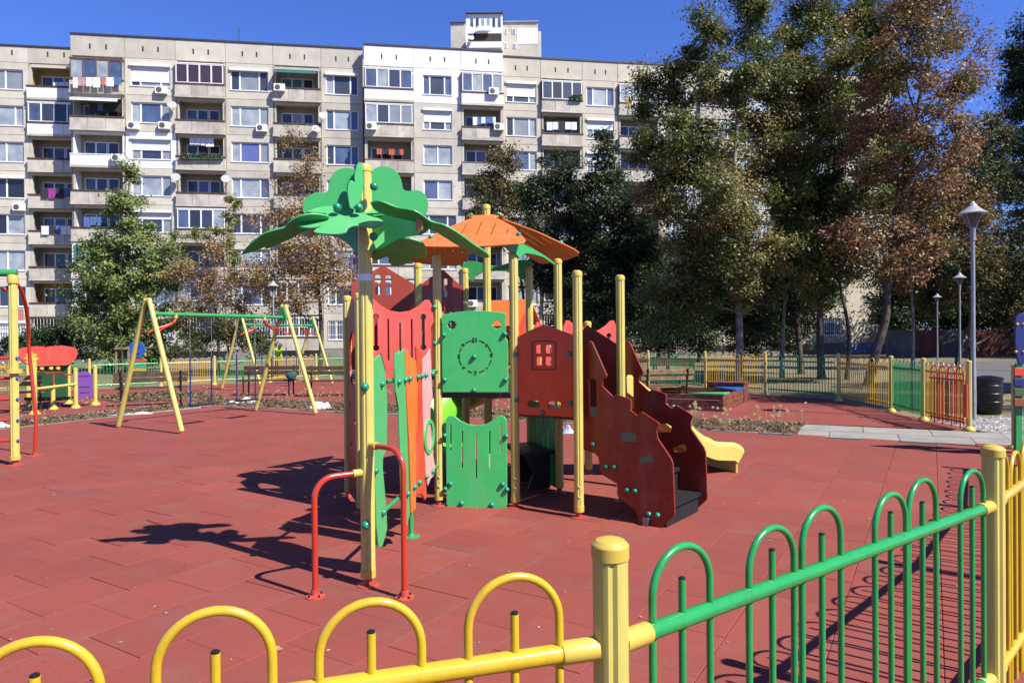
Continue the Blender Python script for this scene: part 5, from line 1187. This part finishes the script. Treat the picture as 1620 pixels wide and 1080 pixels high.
# flower boxes
fl_m = leafmat('balcony_flower_leaves', (0.05,0.10,0.03), (0.12,0.15,0.05), (0.35,0.10,0.05))
def flowers(label, x0, x1, y, o, seed):
    rr = random.Random(seed); P = bp(0,o,0); a, b = hit(x0,y,P,BN), hit(x1,y,P,BN); t = thing('flower_box', label, 'flower box', a)
    e = (b-a).normalized(); MB().obox(a-UPZ*0.16, b-a, BN*0.22, UPZ*0.16).build('trough', mat('green_trough',(0.03,0.12,0.06),0.6), t); vs, fs, tone = [], [], []
    for i in range(260):
        c = a+(b-a)*rr.random()+UPZ*rr.uniform(-0.05,0.30)+BN*rr.uniform(0,0.3)-wloc(t); d = Vector((rr.uniform(-1,1),rr.uniform(-1,1),rr.uniform(-1,1))).normalized()*0.09; u = d.orthogonal().normalized()*0.05
        k = len(vs); vs += [c-d,c+u,c+d,c-u]; fs.append((k,k+1,k+2,k+3)); tone += [rr.random()**1.5]*4
    me = bpy.data.meshes.new('flowers'); me.from_pydata([tuple(v) for v in vs], [], fs); me.materials.append(fl_m); at = me.attributes.new('tone','FLOAT','POINT'); at.data.foreach_set('value', tone)
    f = bpy.data.objects.new('flowers', me); COL.objects.link(f); f.parent = t
flowers('long flower box with wilting flowers on the balcony with the patterned cloth', 286, 353, 250, 0.34, 1); flowers('flower box on the balcony below the top one, nearest the trees', 902, 920, 157, 0.34, 2)
# ---- tower block far behind
TY = 92.0
tw = thing('tower_block', 'taller concrete tower block rising behind the apartment building roof', 'building', (atY(765,90,TY).x, TY, -0.06))
def tq(px, py, dy=0.0): return atY(px, py, TY+dy)
def tbox(name, m, x0, x1, y0, y1, d0, d1, par=None):     # front face rectangle in the plane TY+d0, going back to d1
    a, b = tq(x0,y1,d0), tq(x1,y0,d0); mb = MB(); mb.obox(Vector((a.x,TY+d0,a.z)), Vector((b.x-a.x,0,0)), Vector((0,d1-d0,0)), Vector((0,0,b.z-a.z))); return mb.build(name, m, par or tw)
def tfull(name, m, x0, x1, y0, d0, d1):
    a, b = tq(x0,y0,d0), tq(x1,y0,d0); mb = MB(); mb.obox(Vector((a.x,TY+d0,-0.06)), Vector((b.x-a.x,0,0)), Vector((0,d1-d0,0)), Vector((0,0,a.z))); return mb.build(name, m, tw)
tfull('stair_tower', WCL, 737, 795, 21, -3.0, 14.0); tfull('side_block', CONC, 713, 736, 36, 4.0, 14.0); tfull('right_block', CRM, 795.3, 851, 34.5, 0.0, 13.0); tfull('right_block', CONC, 851.2, 856, 49, 0.0, 13.0)
tbox('roof_edge', ROOFM, 736, 796, 19.5, 21.3, -3.3, 14.2); tbox('roof_edge', ROOFM, 712, 736, 34.8, 36.2, 3.8, 14.2); tbox('roof_edge', CONC, 795.4, 852, 33, 34.6, -0.2, 13.2)
for i in range(6): tbox('window', GL[(6,3,1,1,0,6)[i]], 744.5+8.7*i, 748.5+8.7*i, 29, 43, -3.03, -2.9)
tbox('balcony_shade_plate', mat('painted_loggia_shade',(0.07,0.05,0.045),0.9), 741, 793.5, 53, 66, -3.02, -2.9); tbox('balcony_parapet', WHT, 739, 794, 66.5, 76, -3.6, -2.9)  # flat plate on the front; loggia shade put into its dark colour
for x, y, w, h in ((798,45,4.5,9),(810,45,6,9),(798,67,4.5,9),(811,68,6,9)):
    w_ = tbox('window', PVC, x, x+w, y, y+h, -0.06, 0.1); tbox('pane', GL[2], x+1.1, x+w-1.1, y+1.2, y+h-1.2, -0.09, 0.05, w_)
tbox('white_patch', WCL, 818, 850.5, 44, 70, -0.03, 0.1)
for px_, py_ in ((745,48),(744,60)):
    inst('satellite_dish', DISH, tw, tq(px_,py_,-4.0), sc=(1.4,1.4,1.4))
for px_ in (761,771): a = inst('air_conditioner', AC, tw, tq(px_,46,-3.4), sc=(1.1,1.1,1.1))
# ================================================================== TREES
BARK = mat('grey_brown_bark', (0.15,0.12,0.095), 0.95, 0.2, 4, 0.8, 30, col2=(0.07,0.055,0.045))
BARKL = mat('pale_birch_bark', (0.42,0.39,0.34), 0.9, 0.15, 3, 0.6, 25, col2=(0.12,0.10,0.09))
LM = {
 'olive': leafmat('olive_green_leaves', (0.09,0.15,0.035), (0.21,0.25,0.065), (0.44,0.31,0.12)),
 'yellow': leafmat('yellow_green_leaves', (0.14,0.19,0.035), (0.27,0.31,0.065), (0.38,0.24,0.10)),
 'russet': leafmat('russet_leaves', (0.18,0.19,0.055), (0.40,0.20,0.10), (0.55,0.29,0.16)),
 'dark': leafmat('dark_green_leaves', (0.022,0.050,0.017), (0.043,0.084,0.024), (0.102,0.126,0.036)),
 'maple': leafmat('fresh_green_leaves', (0.15,0.22,0.055), (0.26,0.36,0.10), (0.40,0.46,0.15)),
 'brown': leafmat('dry_brown_leaves', (0.22,0.20,0.07), (0.47,0.31,0.15), (0.60,0.36,0.17)),
 'mixed': leafmat('green_brown_leaves', (0.051,0.094,0.029), (0.123,0.145,0.043), (0.275,0.167,0.065)),
}
LEAFN = [0]
def blade_mesh(name, C, Nn, size, tone, m, rng):
    """C leaf centres, Nn leaf normals: kite-shaped leaves, slightly folded"""
    n = len(C); a = rng.normal(size=(n,3)); u = np.cross(Nn, a); u /= np.linalg.norm(u, axis=1)[:,None]+1e-9; w = np.cross(Nn, u)
    L = (size*rng.uniform(0.65,1.35,n))[:,None]; W = L*rng.uniform(0.38,0.6,n)[:,None]
    v = np.empty((n,4,3)); v[:,0] = C-u*L*0.5; v[:,1] = C+w*W*0.5+u*L*0.08+Nn*L*0.1; v[:,2] = C+u*L*0.55; v[:,3] = C-w*W*0.5+u*L*0.08+Nn*L*0.1
    me = bpy.data.meshes.new(name); me.vertices.add(4*n); me.vertices.foreach_set('co', v.reshape(-1))
    me.loops.add(4*n); me.loops.foreach_set('vertex_index', np.arange(4*n, dtype=np.int32)); me.polygons.add(n); me.polygons.foreach_set('loop_start', np.arange(0,4*n,4, dtype=np.int32))
    me.materials.append(m); at = me.attributes.new('tone','FLOAT','POINT'); at.data.foreach_set('value', np.repeat(np.clip(tone,0,1),4).astype(np.float32)); me.update(calc_edges=True); LEAFN[0] += n; return me
def tree(name, label, base, trunk, lobes, leaf, bark=None, size=0.16, dens=330, tr=0.13, seed=1, tonemix=(0.45,0.22,0.16), clump=0.42, cat='tree', group=None, sub=5):
    """base (x,y); trunk: list of points; lobes: (px,py,rx_px,ry_px,depth[,density])"""
    rng = np.random.default_rng(seed); rr = random.Random(seed); bark = bark or BARK
    t = thing(name, label, cat, (base[0], base[1], -0.06), group); off = np.array([base[0], base[1], -0.06])
    tp_ = [Vector(p) for p in trunk]; tc = cat_rom(tp_, 6); n = len(tc); rad = [tr*(1-0.72*i/(n-1))*(1.35 if i == 0 else 1.12 if i == 1 else 1) for i in range(n)]
    MB().tube(tc, rad, 10).build('trunk', bark, t, 60)
    bmb = MB(); CC_, NN_, TT_ = [], [], []
    for li, lb in enumerate(lobes):
        px_, py_, rx, ry_, Y = lb[:5]; dm = lb[5] if len(lb) > 5 else 1.0
        c = atY(px_, py_, Y); r = np.array([rx*Y/1080, 0.5*(rx+ry_)*Y/1080*0.95, ry_*Y/1080])
        # limb
        k = min(range(n), key=lambda i: abs(tc[i].z-(c.z-0.9*max(r[0],(c-tc[i]).xy.length*0.7)))); k = min(k, n-1); a = tc[max(2, k)] if n > 3 else tc[k]
        mid = a.lerp(c, 0.5)+Vector((rr.uniform(-0.2,0.2), rr.uniform(-0.2,0.2), -0.15*(c-a).length*0.6))
        r0 = min(rad[max(2,k)]*0.6, 0.035+0.012*(c-a).length); lc = cat_rom([a, mid, c], 5); bmb.tube(lc, [r0*(1-0.75*i/(len(lc)-1)) for i in range(len(lc))], 6)
        nc = max(7, int(4.6*(r[0]*r[1]*r[2])**(2/3)*4*dm**0.5)); cl_ = []
        g = rng.normal(size=(nc,3)); g /= np.linalg.norm(g, axis=1)[:,None]; rad_ = rng.uniform(0.05,1.0,nc)**0.5; pc = np.array(c)+g*rad_[:,None]*r*(1+0.16*np.abs(rng.normal(size=(nc,1)))*rng.choice([-1,1,1],(nc,1)))
        for j in range(min(sub*2, nc)):
            q = Vector(pc[j]); s_ = lc[rr.randint(len(lc)//2, len(lc)-1)]; bmb.tube([s_, s_.lerp(q,0.5)+Vector((0,0,-0.08)), q], [r0*0.30, r0*0.2, 0.006], 4, False)
        tot = int(dens*4.7*dm*(r[0]*r[2]+r[0]*r[1]+r[1]*r[2])); per = max(4, tot//nc); cn = rng.normal(0, 1, nc)
        ls = rng.normal(0, tonemix[1]*0.5)
        for j in range(nc):
            p = np.array(pc[j])+rng.normal(size=(per,3))*clump*np.array([0.6,0.6,0.42])*rng.uniform(0.55,1.35); out = (p-np.array(c))/r; out /= np.linalg.norm(out,axis=1)[:,None]+1e-6
            nn = out*0.55+np.array([0,0,0.55])+rng.normal(size=(per,3))*0.6; nn /= np.linalg.norm(nn,axis=1)[:,None]
            CC_.append(p); NN_.append(nn); TT_.append(tonemix[0]+ls+cn[j]*tonemix[1]+rng.normal(0,tonemix[2],per))
    bmb.build('limbs', bark, t, 60)
    C = np.concatenate(CC_); Nn = np.concatenate(NN_); T = np.concatenate(TT_)
    ok = C[:,2] > 0.1; C, Nn, T = C[ok], Nn[ok], T[ok]
    o = bpy.data.objects.new('crown', blade_mesh('crown', C-off, Nn, size*0.80, T, LM[leaf], rng)); COL.objects.link(o); o.parent = t
    return t
def tb(px_, Y): return atY(px_, 600, Y).xy
def trunkpts(Y, *pp):   # (px,py[,dY]) from the ground up
    out = []
    for i, q in enumerate(pp): p = atY(q[0], q[1], Y+(q[2] if len(q) > 2 else 0)); out.append(p)
    out[0].z = -0.15; return out
Y = 24.5
tree('deciduous_tree', 'tall olive-green tree with pale slim trunk behind the sandbox', tb(1168,Y), trunkpts(Y,(1169,603),(1170,520),(1165,440),(1160,330),(1165,210),(1180,90)),
     [(1045,160,36,40,Y+1),(1100,110,42,50,Y),(1114,52,17,30,Y-.5),(1190,35,30,46,Y),(1170,130,50,50,Y-1),(1085,225,72,58,Y-.6),(1205,215,64,66,Y+1),(1060,305,55,55,Y),(1150,320,74,58,Y-1.2),(1235,110,46,60,Y+.8),(1100,390,60,42,Y),(1030,235,36,40,Y+.5),(1195,405,55,45,Y-.5),(1105,20,10,18,Y-.5,1.3),(1170,-5,14,26,Y,1.2),(1205,-15,14,30,Y,1.2),(1062,110,16,22,Y+.6,1.2),(1140,60,14,18,Y,1.2),(1020,130,18,20,Y+1,1.2),(1090,450,55,38,Y+.5),(1160,455,50,36,Y),(1222,450,45,38,Y+1)], 'olive', BARKL, 0.15, 330, 0.14, 3)
tree('deciduous_tree', 'tall tree with yellow-green top reaching the upper edge of the photo', tb(1292,Y+2), trunkpts(Y+2,(1300,592),(1297,520),(1300,440),(1305,330),(1320,200),(1330,80)),
     [(1262,45,40,50,Y+2),(1340,35,48,42,Y+2),(1400,30,48,42,Y+1.5),(1302,115,56,58,Y+1),(1380,118,62,55,Y+2.5),(1282,205,62,62,Y+1),(1365,225,62,58,Y+3),(1262,300,56,50,Y+1.5),(1338,320,62,50,Y+2),(1300,-20,40,40,Y+2),(1370,-30,40,40,Y+2),(1270,385,55,45,Y+1.5),(1325,400,46,42,Y+2),(1296,452,38,32,Y+2,.8)], 'yellow', BARK, 0.15, 330, 0.15, 4)
Yc = 23.0
tree('deciduous_tree', 'large russet-brown tree on the right with leaning dark trunk', tb(1385,Yc), trunkpts(Yc,(1372,600),(1385,560),(1402,500),(1405,430),(1425,330),(1450,180),(1470,90)),
     [(1460,45,52,38,Yc),(1518,60,28,34,Yc+.5,.6),(1555,70,12,22,Yc,.5),(1560,120,10,16,Yc,.5),(1490,5,14,22,Yc,.6),(1432,110,64,56,Yc-.6),(1508,135,46,48,Yc,.75),(1392,195,64,56,Yc+.6),(1470,210,62,56,Yc-1),(1545,110,16,34,Yc,.4),(1422,290,70,56,Yc),(1500,290,54,50,Yc+.5),(1372,365,62,48,Yc-.5),(1448,380,62,44,Yc),(1528,350,36,36,Yc+1),(1440,-5,50,30,Yc),(1500,10,35,25,Yc,.6),(1400,428,46,28,Yc,.6),(1440,420,36,26,Yc+.5,.8)], 'russet', BARK, 0.145, 210, 0.16, 5, (0.45,0.33,0.18))
Yd = 47.0
tree('deciduous_tree', 'spreading green and brown tree behind the tall street lamp', tb(1545,Yd), trunkpts(Yd,(1532,590),(1535,520),(1540,440),(1550,330)),
     [(1560,225,48,42,Yd),(1602,280,46,56,Yd+1),(1540,300,52,56,Yd),(1592,400,54,62,Yd+1),(1530,420,52,56,Yd),(1480,450,45,48,Yd+2),(1612,490,40,40,Yd+1),(1450,420,42,52,Yd+3),(1500,350,45,50,Yd+2)], 'mixed', BARK, 0.24, 150, 0.17, 6, (0.5,0.25,0.2), 0.6)
Ye = 30.0
tree('deciduous_tree', 'dark green tall tree cut by the right edge of the photo', tb(1650,Ye), trunkpts(Ye,(1652,590),(1650,450),(1645,300),(1640,120)),
     [(1624,95,24,60,Ye),(1614,160,22,32,Ye),(1642,60,26,50,Ye),(1650,140,45,70,Ye),(1680,80,45,70,Ye),(1640,230,45,50,Ye),(1690,220,45,70,Ye),(1650,330,45,60,Ye)], 'dark', BARK, 0.16, 260, 0.16, 7, (0.5,0.2,0.2))
Yf = 26.0
tree('small_tree', 'low bushy green tree with sunlit leaves behind the far bench', tb(1062,Yf), trunkpts(Yf,(1055,600),(1058,550),(1062,490)),
     [(1078,492,46,48,Yf),(1042,462,36,36,Yf+.5),(1092,440,36,30,Yf),(1040,520,28,24,Yf)], 'maple', BARK, 0.12, 330, 0.07, 8, (0.25,0.2,0.2))
Yg = 32.0
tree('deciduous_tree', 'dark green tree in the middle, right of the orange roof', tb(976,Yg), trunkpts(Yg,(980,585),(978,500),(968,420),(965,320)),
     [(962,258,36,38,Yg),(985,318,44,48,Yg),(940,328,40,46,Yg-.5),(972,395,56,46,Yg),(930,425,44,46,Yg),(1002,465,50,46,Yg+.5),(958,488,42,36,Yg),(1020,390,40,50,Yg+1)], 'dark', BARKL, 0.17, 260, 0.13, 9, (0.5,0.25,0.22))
Yh = 33.5
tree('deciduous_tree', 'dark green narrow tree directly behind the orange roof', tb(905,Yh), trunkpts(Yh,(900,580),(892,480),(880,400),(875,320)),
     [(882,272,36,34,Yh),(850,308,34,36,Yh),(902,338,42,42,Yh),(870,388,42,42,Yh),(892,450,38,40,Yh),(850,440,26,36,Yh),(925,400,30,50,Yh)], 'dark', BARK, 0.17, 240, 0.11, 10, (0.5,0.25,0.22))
Yi = 36.0
tree('deciduous_tree', 'thin olive-brown tree above the orange roof', tb(828,Yi), trunkpts(Yi,(832,570),(828,470),(815,400),(802,330)),
     [(800,250,26,24,Yi),(778,290,36,32,Yi,.8),(815,308,32,38,Yi),(758,328,32,22,Yi,.7),(800,360,32,32,Yi,.8),(842,362,22,28,Yi)], 'mixed', BARK, 0.17, 200, 0.10, 11, (0.5,0.25,0.22))
Yj = 30.0
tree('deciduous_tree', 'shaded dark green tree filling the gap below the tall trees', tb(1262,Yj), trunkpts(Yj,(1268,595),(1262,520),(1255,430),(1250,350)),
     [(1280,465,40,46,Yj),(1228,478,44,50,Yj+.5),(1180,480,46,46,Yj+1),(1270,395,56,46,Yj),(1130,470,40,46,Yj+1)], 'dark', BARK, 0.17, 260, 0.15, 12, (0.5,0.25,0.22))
for k, (px_, Yk, p2, lab) in enumerate(((1237,27.5,1244,'slim pale trunk tree with sparse crown, second trunk behind the fence'),(1443,33,1440,'slender tree right of the blue graffiti wall'),(1340,26,1325,'dark slim tree leaning among the trunks by the yellow fence panel'))):
    tree('deciduous_tree', lab, tb(px_,Yk), trunkpts(Yk,(px_,598),(px_+2,520),(p2,430),(p2-6,330)), [(p2-6,330,40,50,Yk),(p2+20,400,36,40,Yk),(p2-26,270,36,46,Yk)], ('olive','mixed','dark')[k], (BARKL,BARKL,BARK)[k], 0.16, 240, 0.09, 20+k, (0.5,0.25,0.2))
# trees on the left, in front of the building
Yl = 36.0
tree('maple_tree', 'fresh green pointed maple in front of the left part of the building', tb(202,Yl), trunkpts(Yl,(200,590),(200,500),(202,400),(204,290)),
     [(204,278,12,20,Yl),(198,322,28,26,Yl),(218,375,48,34,Yl),(168,392,40,28,Yl),(200,435,70,42,Yl),(145,468,44,28,Yl),(250,440,38,40,Yl),(175,505,62,38,Yl),(238,515,50,38,Yl),(270,400,20,20,Yl,.8),(128,425,14,8,Yl),(200,555,60,26,Yl)], 'maple', BARK, 0.20, 205, 0.11, 30, (0.42,0.2,0.2), 0.42)
Ym = 34.0
tree('dry_tree', 'brown dry-leaved tree behind the leaf canopy', tb(505,Ym), trunkpts(Ym,(506,600),(508,540),(505,470),(490,380),(485,260)),
     [(470,225,26,22,Ym,.55),(500,250,24,30,Ym,.5),(452,350,44,36,Ym,.8),(510,368,46,42,Ym,.9),(430,418,46,42,Ym),(490,428,56,42,Ym),(540,438,34,38,Ym),(398,440,36,26,Ym,.8),(460,478,56,22,Ym,.9),(470,300,34,36,Ym,.6)], 'brown', BARK, 0.17, 105, 0.12, 31, (0.5,0.25,0.25), 0.5)
Yn = 35.0
tree('dry_tree', 'smaller brown dry-leaved tree between the green maple and the taller dry tree', tb(345,Yn), trunkpts(Yn,(346,590),(345,530),(338,470),(325,420)),
     [(320,440,40,30,Yn,.9),(282,430,26,26,Yn,.8),(352,470,36,26,Yn,.9),(335,402,24,22,Yn,.6),(300,490,36,26,Yn,.9),(390,490,30,22,Yn,.7)], 'brown', BARK, 0.17, 105, 0.09, 32, (0.55,0.25,0.2), 0.45)
Yo = 33.0
tree('shrub', 'green shrub at the foot of the two dry trees', tb(362,Yo), trunkpts(Yo,(362,590),(362,560),(360,530)), [(352,525,36,26,Yo),(392,535,28,26,Yo),(310,545,30,22,Yo),(420,545,20,20,Yo)], 'mixed', BARK, 0.15, 220, 0.05, 33, (0.3,0.2,0.2), cat='shrub')
Yq = 41.0
tree('hedge', 'dark green hedge below the left balconies', tb(100,Yq), trunkpts(Yq,(100,582),(100,560),(100,540)), [(78,535,28,22,Yq),(115,535,30,24,Yq),(150,545,30,24,Yq),(45,545,26,20,Yq),(10,545,24,18,Yq),(240,560,40,18,Yq)], 'dark', BARK, 0.18, 230, 0.06, 34, (0.6,0.25,0.2), cat='hedge')
vy = 51.0
tree('climbing_plant', 'yellow-green climbing plant on the building facade beside a glazed balcony', bp(wallhit(368,400,BO,BO+BE)[0],0.9,0).xy, [bp(wallhit(370,470,BO,BO+BE)[0],0.7,-0.1), bp(wallhit(370,470,BO,BO+BE)[0],0.8,5), bp(wallhit(366,400,BO,BO+BE)[0],0.8,9), bp(wallhit(366,330,BO,BO+BE)[0],0.8,12)],
     [(370,322,9,18,vy),(364,350,12,16,vy),(360,380,14,14,vy),(368,408,14,14,vy),(310,372,20,7,vy),(340,366,12,7,vy),(372,440,14,18,vy)], 'yellow', BARK, 0.2, 150, 0.05, 35, (0.35,0.2,0.2), 0.3, cat='plant')
# sapling with wooden stakes
sg = tb(193,23.5); st = thing('staked_sapling', 'thin sapling tied to wooden stakes by the left fence', 'sapling', (sg[0], sg[1], -0.06))
SW = mat('pale_stake_wood',(0.40,0.27,0.15),0.8,0.15,6)
for dx in (-0.2,0.22): MB().bar((sg[0]+dx,sg[1],-0.06),(sg[0]+dx,sg[1]+0.02,1.45),0.045,0.045,(0,1,0)).build('stake', SW, st)
MB().bar((sg[0]-0.24,sg[1]-0.03,1.40),(sg[0]+0.26,sg[1]-0.03,1.40),0.03,0.07).build('crossbar', SW, st)
MB().tube([(sg[0],sg[1],-0.06),(sg[0]+0.02,sg[1],1.2),(sg[0]-0.03,sg[1],2.2)], [0.025,0.02,0.008], 6).build('trunk', BARK, st)
# distant wood and low wall on the right
wl = thing('boundary_wall', 'low grey and red wall under the trees in the right background', 'wall', (28,51,-0.06))
for i, (c_) in enumerate(((0.16,0.16,0.15),(0.20,0.05,0.04),(0.15,0.15,0.14),(0.17,0.04,0.03),(0.08,0.025,0.02),(0.09,0.03,0.025))):  # wall colours darkened, the shade of the trees put into the paint
    a = atY(1405+42*i,560,51.0); b = atY(1405+42*(i+1),560,51.0)
    MB().obox(Vector((a.x,51.0,-0.06)), Vector((b.x-a.x-0.03,0,0)), Vector((0,0.3,0)), Vector((0,0,2.0))).build('wall_panel', mat('shade_darkened_wall_%d' % i, c_, 0.9, 0.15, 1.5, stain=0.4), wl)
for k, (px_, Yk) in enumerate(((1430,57),(1500,59),(1570,57),(1640,60),(1720,56))):
    tree('deciduous_tree', 'dark background tree behind the low wall, %s from the left' % ('first','second','third','fourth','fifth')[k], tb(px_,Yk), trunkpts(Yk,(px_,580),(px_,520),(px_+4,470)), [(px_-15,490,40,40,Yk),(px_+25,480,40,46,Yk),(px_,440,40,40,Yk)], 'dark', BARK, 0.3, 110, 0.16, 50+k, (0.5,0.25,0.2), 0.8, group='background trees behind the wall')

# dark trees close to the building behind the tall ones
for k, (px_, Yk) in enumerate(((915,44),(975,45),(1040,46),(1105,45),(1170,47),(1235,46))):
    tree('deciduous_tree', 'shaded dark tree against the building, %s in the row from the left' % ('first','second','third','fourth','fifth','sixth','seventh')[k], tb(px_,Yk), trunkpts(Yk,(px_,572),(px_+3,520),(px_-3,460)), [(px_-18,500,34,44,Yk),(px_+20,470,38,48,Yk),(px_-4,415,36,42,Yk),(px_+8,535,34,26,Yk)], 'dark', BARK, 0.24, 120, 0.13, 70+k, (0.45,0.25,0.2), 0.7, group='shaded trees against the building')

tree('deciduous_tree', 'broad dark tree added out of view past the right edge to shade the low wall', (47.0,44.0), [Vector((47,44,-0.1)),Vector((47,44,4)),Vector((47.3,44,9))], [(1900,330,90,90,44),(1850,420,80,70,44),(1960,420,90,80,44),(1790,470,60,50,43)], 'dark', BARK, 0.3, 60, 0.25, 90, (0.5,0.2,0.2), 0.8)  # unseen tree, added to throw shade on the low wall

for k, (bx, by, z_, lab) in enumerate(((15.2,13.4,8.2,'leafy tree just outside the right edge whose shade falls on the far fence'),(20.5,17.5,8.5,'second leafy tree outside the right edge, shading the ground beyond the far fence'))):
    def _l(dx, dy, dz, r):      # lobe given in metres, converted to the picture form used by tree()
        X_, Y_, Z_ = bx+dx, by+dy, z_+dz; f_ = FPX/Y_
        return (810+X_*f_, YH-(Z_-CAMH)*f_-ROLL*X_*f_, r*f_, r*f_*0.8, Y_)
    tree('deciduous_tree', lab, (bx, by), [Vector((bx,by,-0.1)),Vector((bx+0.1,by,3)),Vector((bx,by+0.1,6)),Vector((bx,by,z_))], [_l(0,0,0.8,2.0),_l(1.6,0.4,0,1.8),_l(-1.4,-0.6,-0.4,1.6),_l(0.3,1.5,-0.6,1.7),_l(0.4,-1.7,-0.3,1.6),_l(-0.9,1.0,-1.6,1.3)], 'olive', BARK, 0.17, 150, 0.16, 95+k, (0.4,0.2,0.2), 0.5)
# ================================================================== PEOPLE
SKIN = mat('skin', (0.50,0.28,0.20), 0.6, 0.05, 10); HAIR = mat('dark_hair', (0.02,0.014,0.010), 0.6)
def person(label, loc, rz, top, legs, lean=0.0, s=1.0, arms=((0.30,0.05,0.0),(0.30,0.05,0.0))):
    """one continuous skinned body; lean bends the trunk forward at the hips (radians)"""
    c, n = math.cos(lean), math.sin(lean)
    T = lambda x, z: (x, -(z-0.92)*n, 0.92+(z-0.92)*c)
    V = []; E = []; Rr = []
    def v(p, r, r2=None): V.append(p); Rr.append((r, r2 or r)); return len(V)-1
    pel = v((0,0,0.94),0.15,0.11); w = v(T(0,1.08),0.135,0.10); ch = v(T(0,1.30),0.155,0.11); sh = v(T(0,1.43),0.11,0.09); nk = v(T(0,1.50),0.052,0.052)
    hd0 = v(T(0,1.575),0.075,0.085); hd = v(T(0,1.66),0.085,0.10); hd2 = v(T(0,1.735),0.055,0.065)
    E += [(pel,w),(w,ch),(ch,sh),(sh,nk),(nk,hd0),(hd0,hd),(hd,hd2)]
    for sd_ in (-1,1):
        hp_ = v((sd_*0.10,0,0.86),0.092); kn = v((sd_*0.115,-0.02,0.48),0.062); an = v((sd_*0.12,0.02,0.10),0.044); ft = v((sd_*0.13,-0.12,0.045),0.04)
        E += [(pel,hp_),(hp_,kn),(kn,an),(an,ft)]
        so_ = v(T(sd_*0.19,1.40),0.062); a_ = arms[0 if sd_ < 0 else 1]; p = T(sd_*0.23,1.13); el_ = v((p[0], p[1]-a_[1]*0.5, p[2]),0.046); wr_ = v((p[0]-sd_*0.02, p[1]-a_[0]*0.5, p[2]-0.22),0.033); hn = v((p[0]-sd_*0.03, p[1]-a_[0]*0.6, p[2]-0.31),0.034,0.022)
        E += [(sh,so_),(so_,el_),(el_,wr_),(wr_,hn)]
    me = bpy.data.meshes.new('body'); me.from_pydata([tuple(p) for p in V], E, []); o = bpy.data.objects.new('person', me); COL.objects.link(o)
    md = o.modifiers.new('skin','SKIN'); md.use_smooth_shade = True
    for i, q in enumerate(me.skin_vertices[0].data): q.radius = Rr[i]; q.use_root = (i == pel)
    o.modifiers.new('sub','SUBSURF').levels = 2
    bpy.context.view_layer.update(); ev = bpy.data.meshes.new_from_object(o.evaluated_get(bpy.context.evaluated_depsgraph_get()))
    o.modifiers.clear(); o.data = ev; ev.materials.clear()
    for m in (top, legs, SKIN, HAIR, IRON): ev.materials.append(m)
    for f in ev.polygons:
        x, y, z = f.center; up = (z-0.92)*c-y*n+0.92; fy = y*c+(z-0.92)*n
        k = 0
        if up < 0.95 and abs(x) < 0.19: k = 1
        if z < 0.09: k = 4
        if up > 1.50 and abs(x) < 0.13: k = 2 if (fy < 0.02 and up < 1.70) else 3
        if abs(x) > 0.19 and up < 0.90: k = 2
        f.material_index = k; f.use_smooth = True
    o.location = loc; o.rotation_euler = (0,0,rz); o.scale = (s,s,s); return tag(o, label, 'person')
HV = mat('high_visibility_vest', (0.42,0.75,0.04), 0.7); JK = mat('dark_jacket', (0.02,0.02,0.025), 0.8); JN = mat('dark_trousers', (0.03,0.032,0.05), 0.8); RD = mat('dark_red_jacket',(0.25,0.03,0.03),0.8)
p = atY(434,590,30.5); person('person in a bright green high-visibility vest stooping behind the left fence', (p.x, 30.5, -0.06), 0.9, HV, JN, 0.75)
p = atY(1513,570,34.0); person('person in a dark jacket stooping beside the middle street lamp', (p.x, 34.0, -0.06), 1.2, JK, JN, 0.6)
p = atY(1537,570,35.0); person('person in dark clothes standing just right of the slim trunk by the tall lamp', (p.x, 35.0, -0.06), 0.3, JK, JN, 0.05)

print('leaves', LEAFN[0])
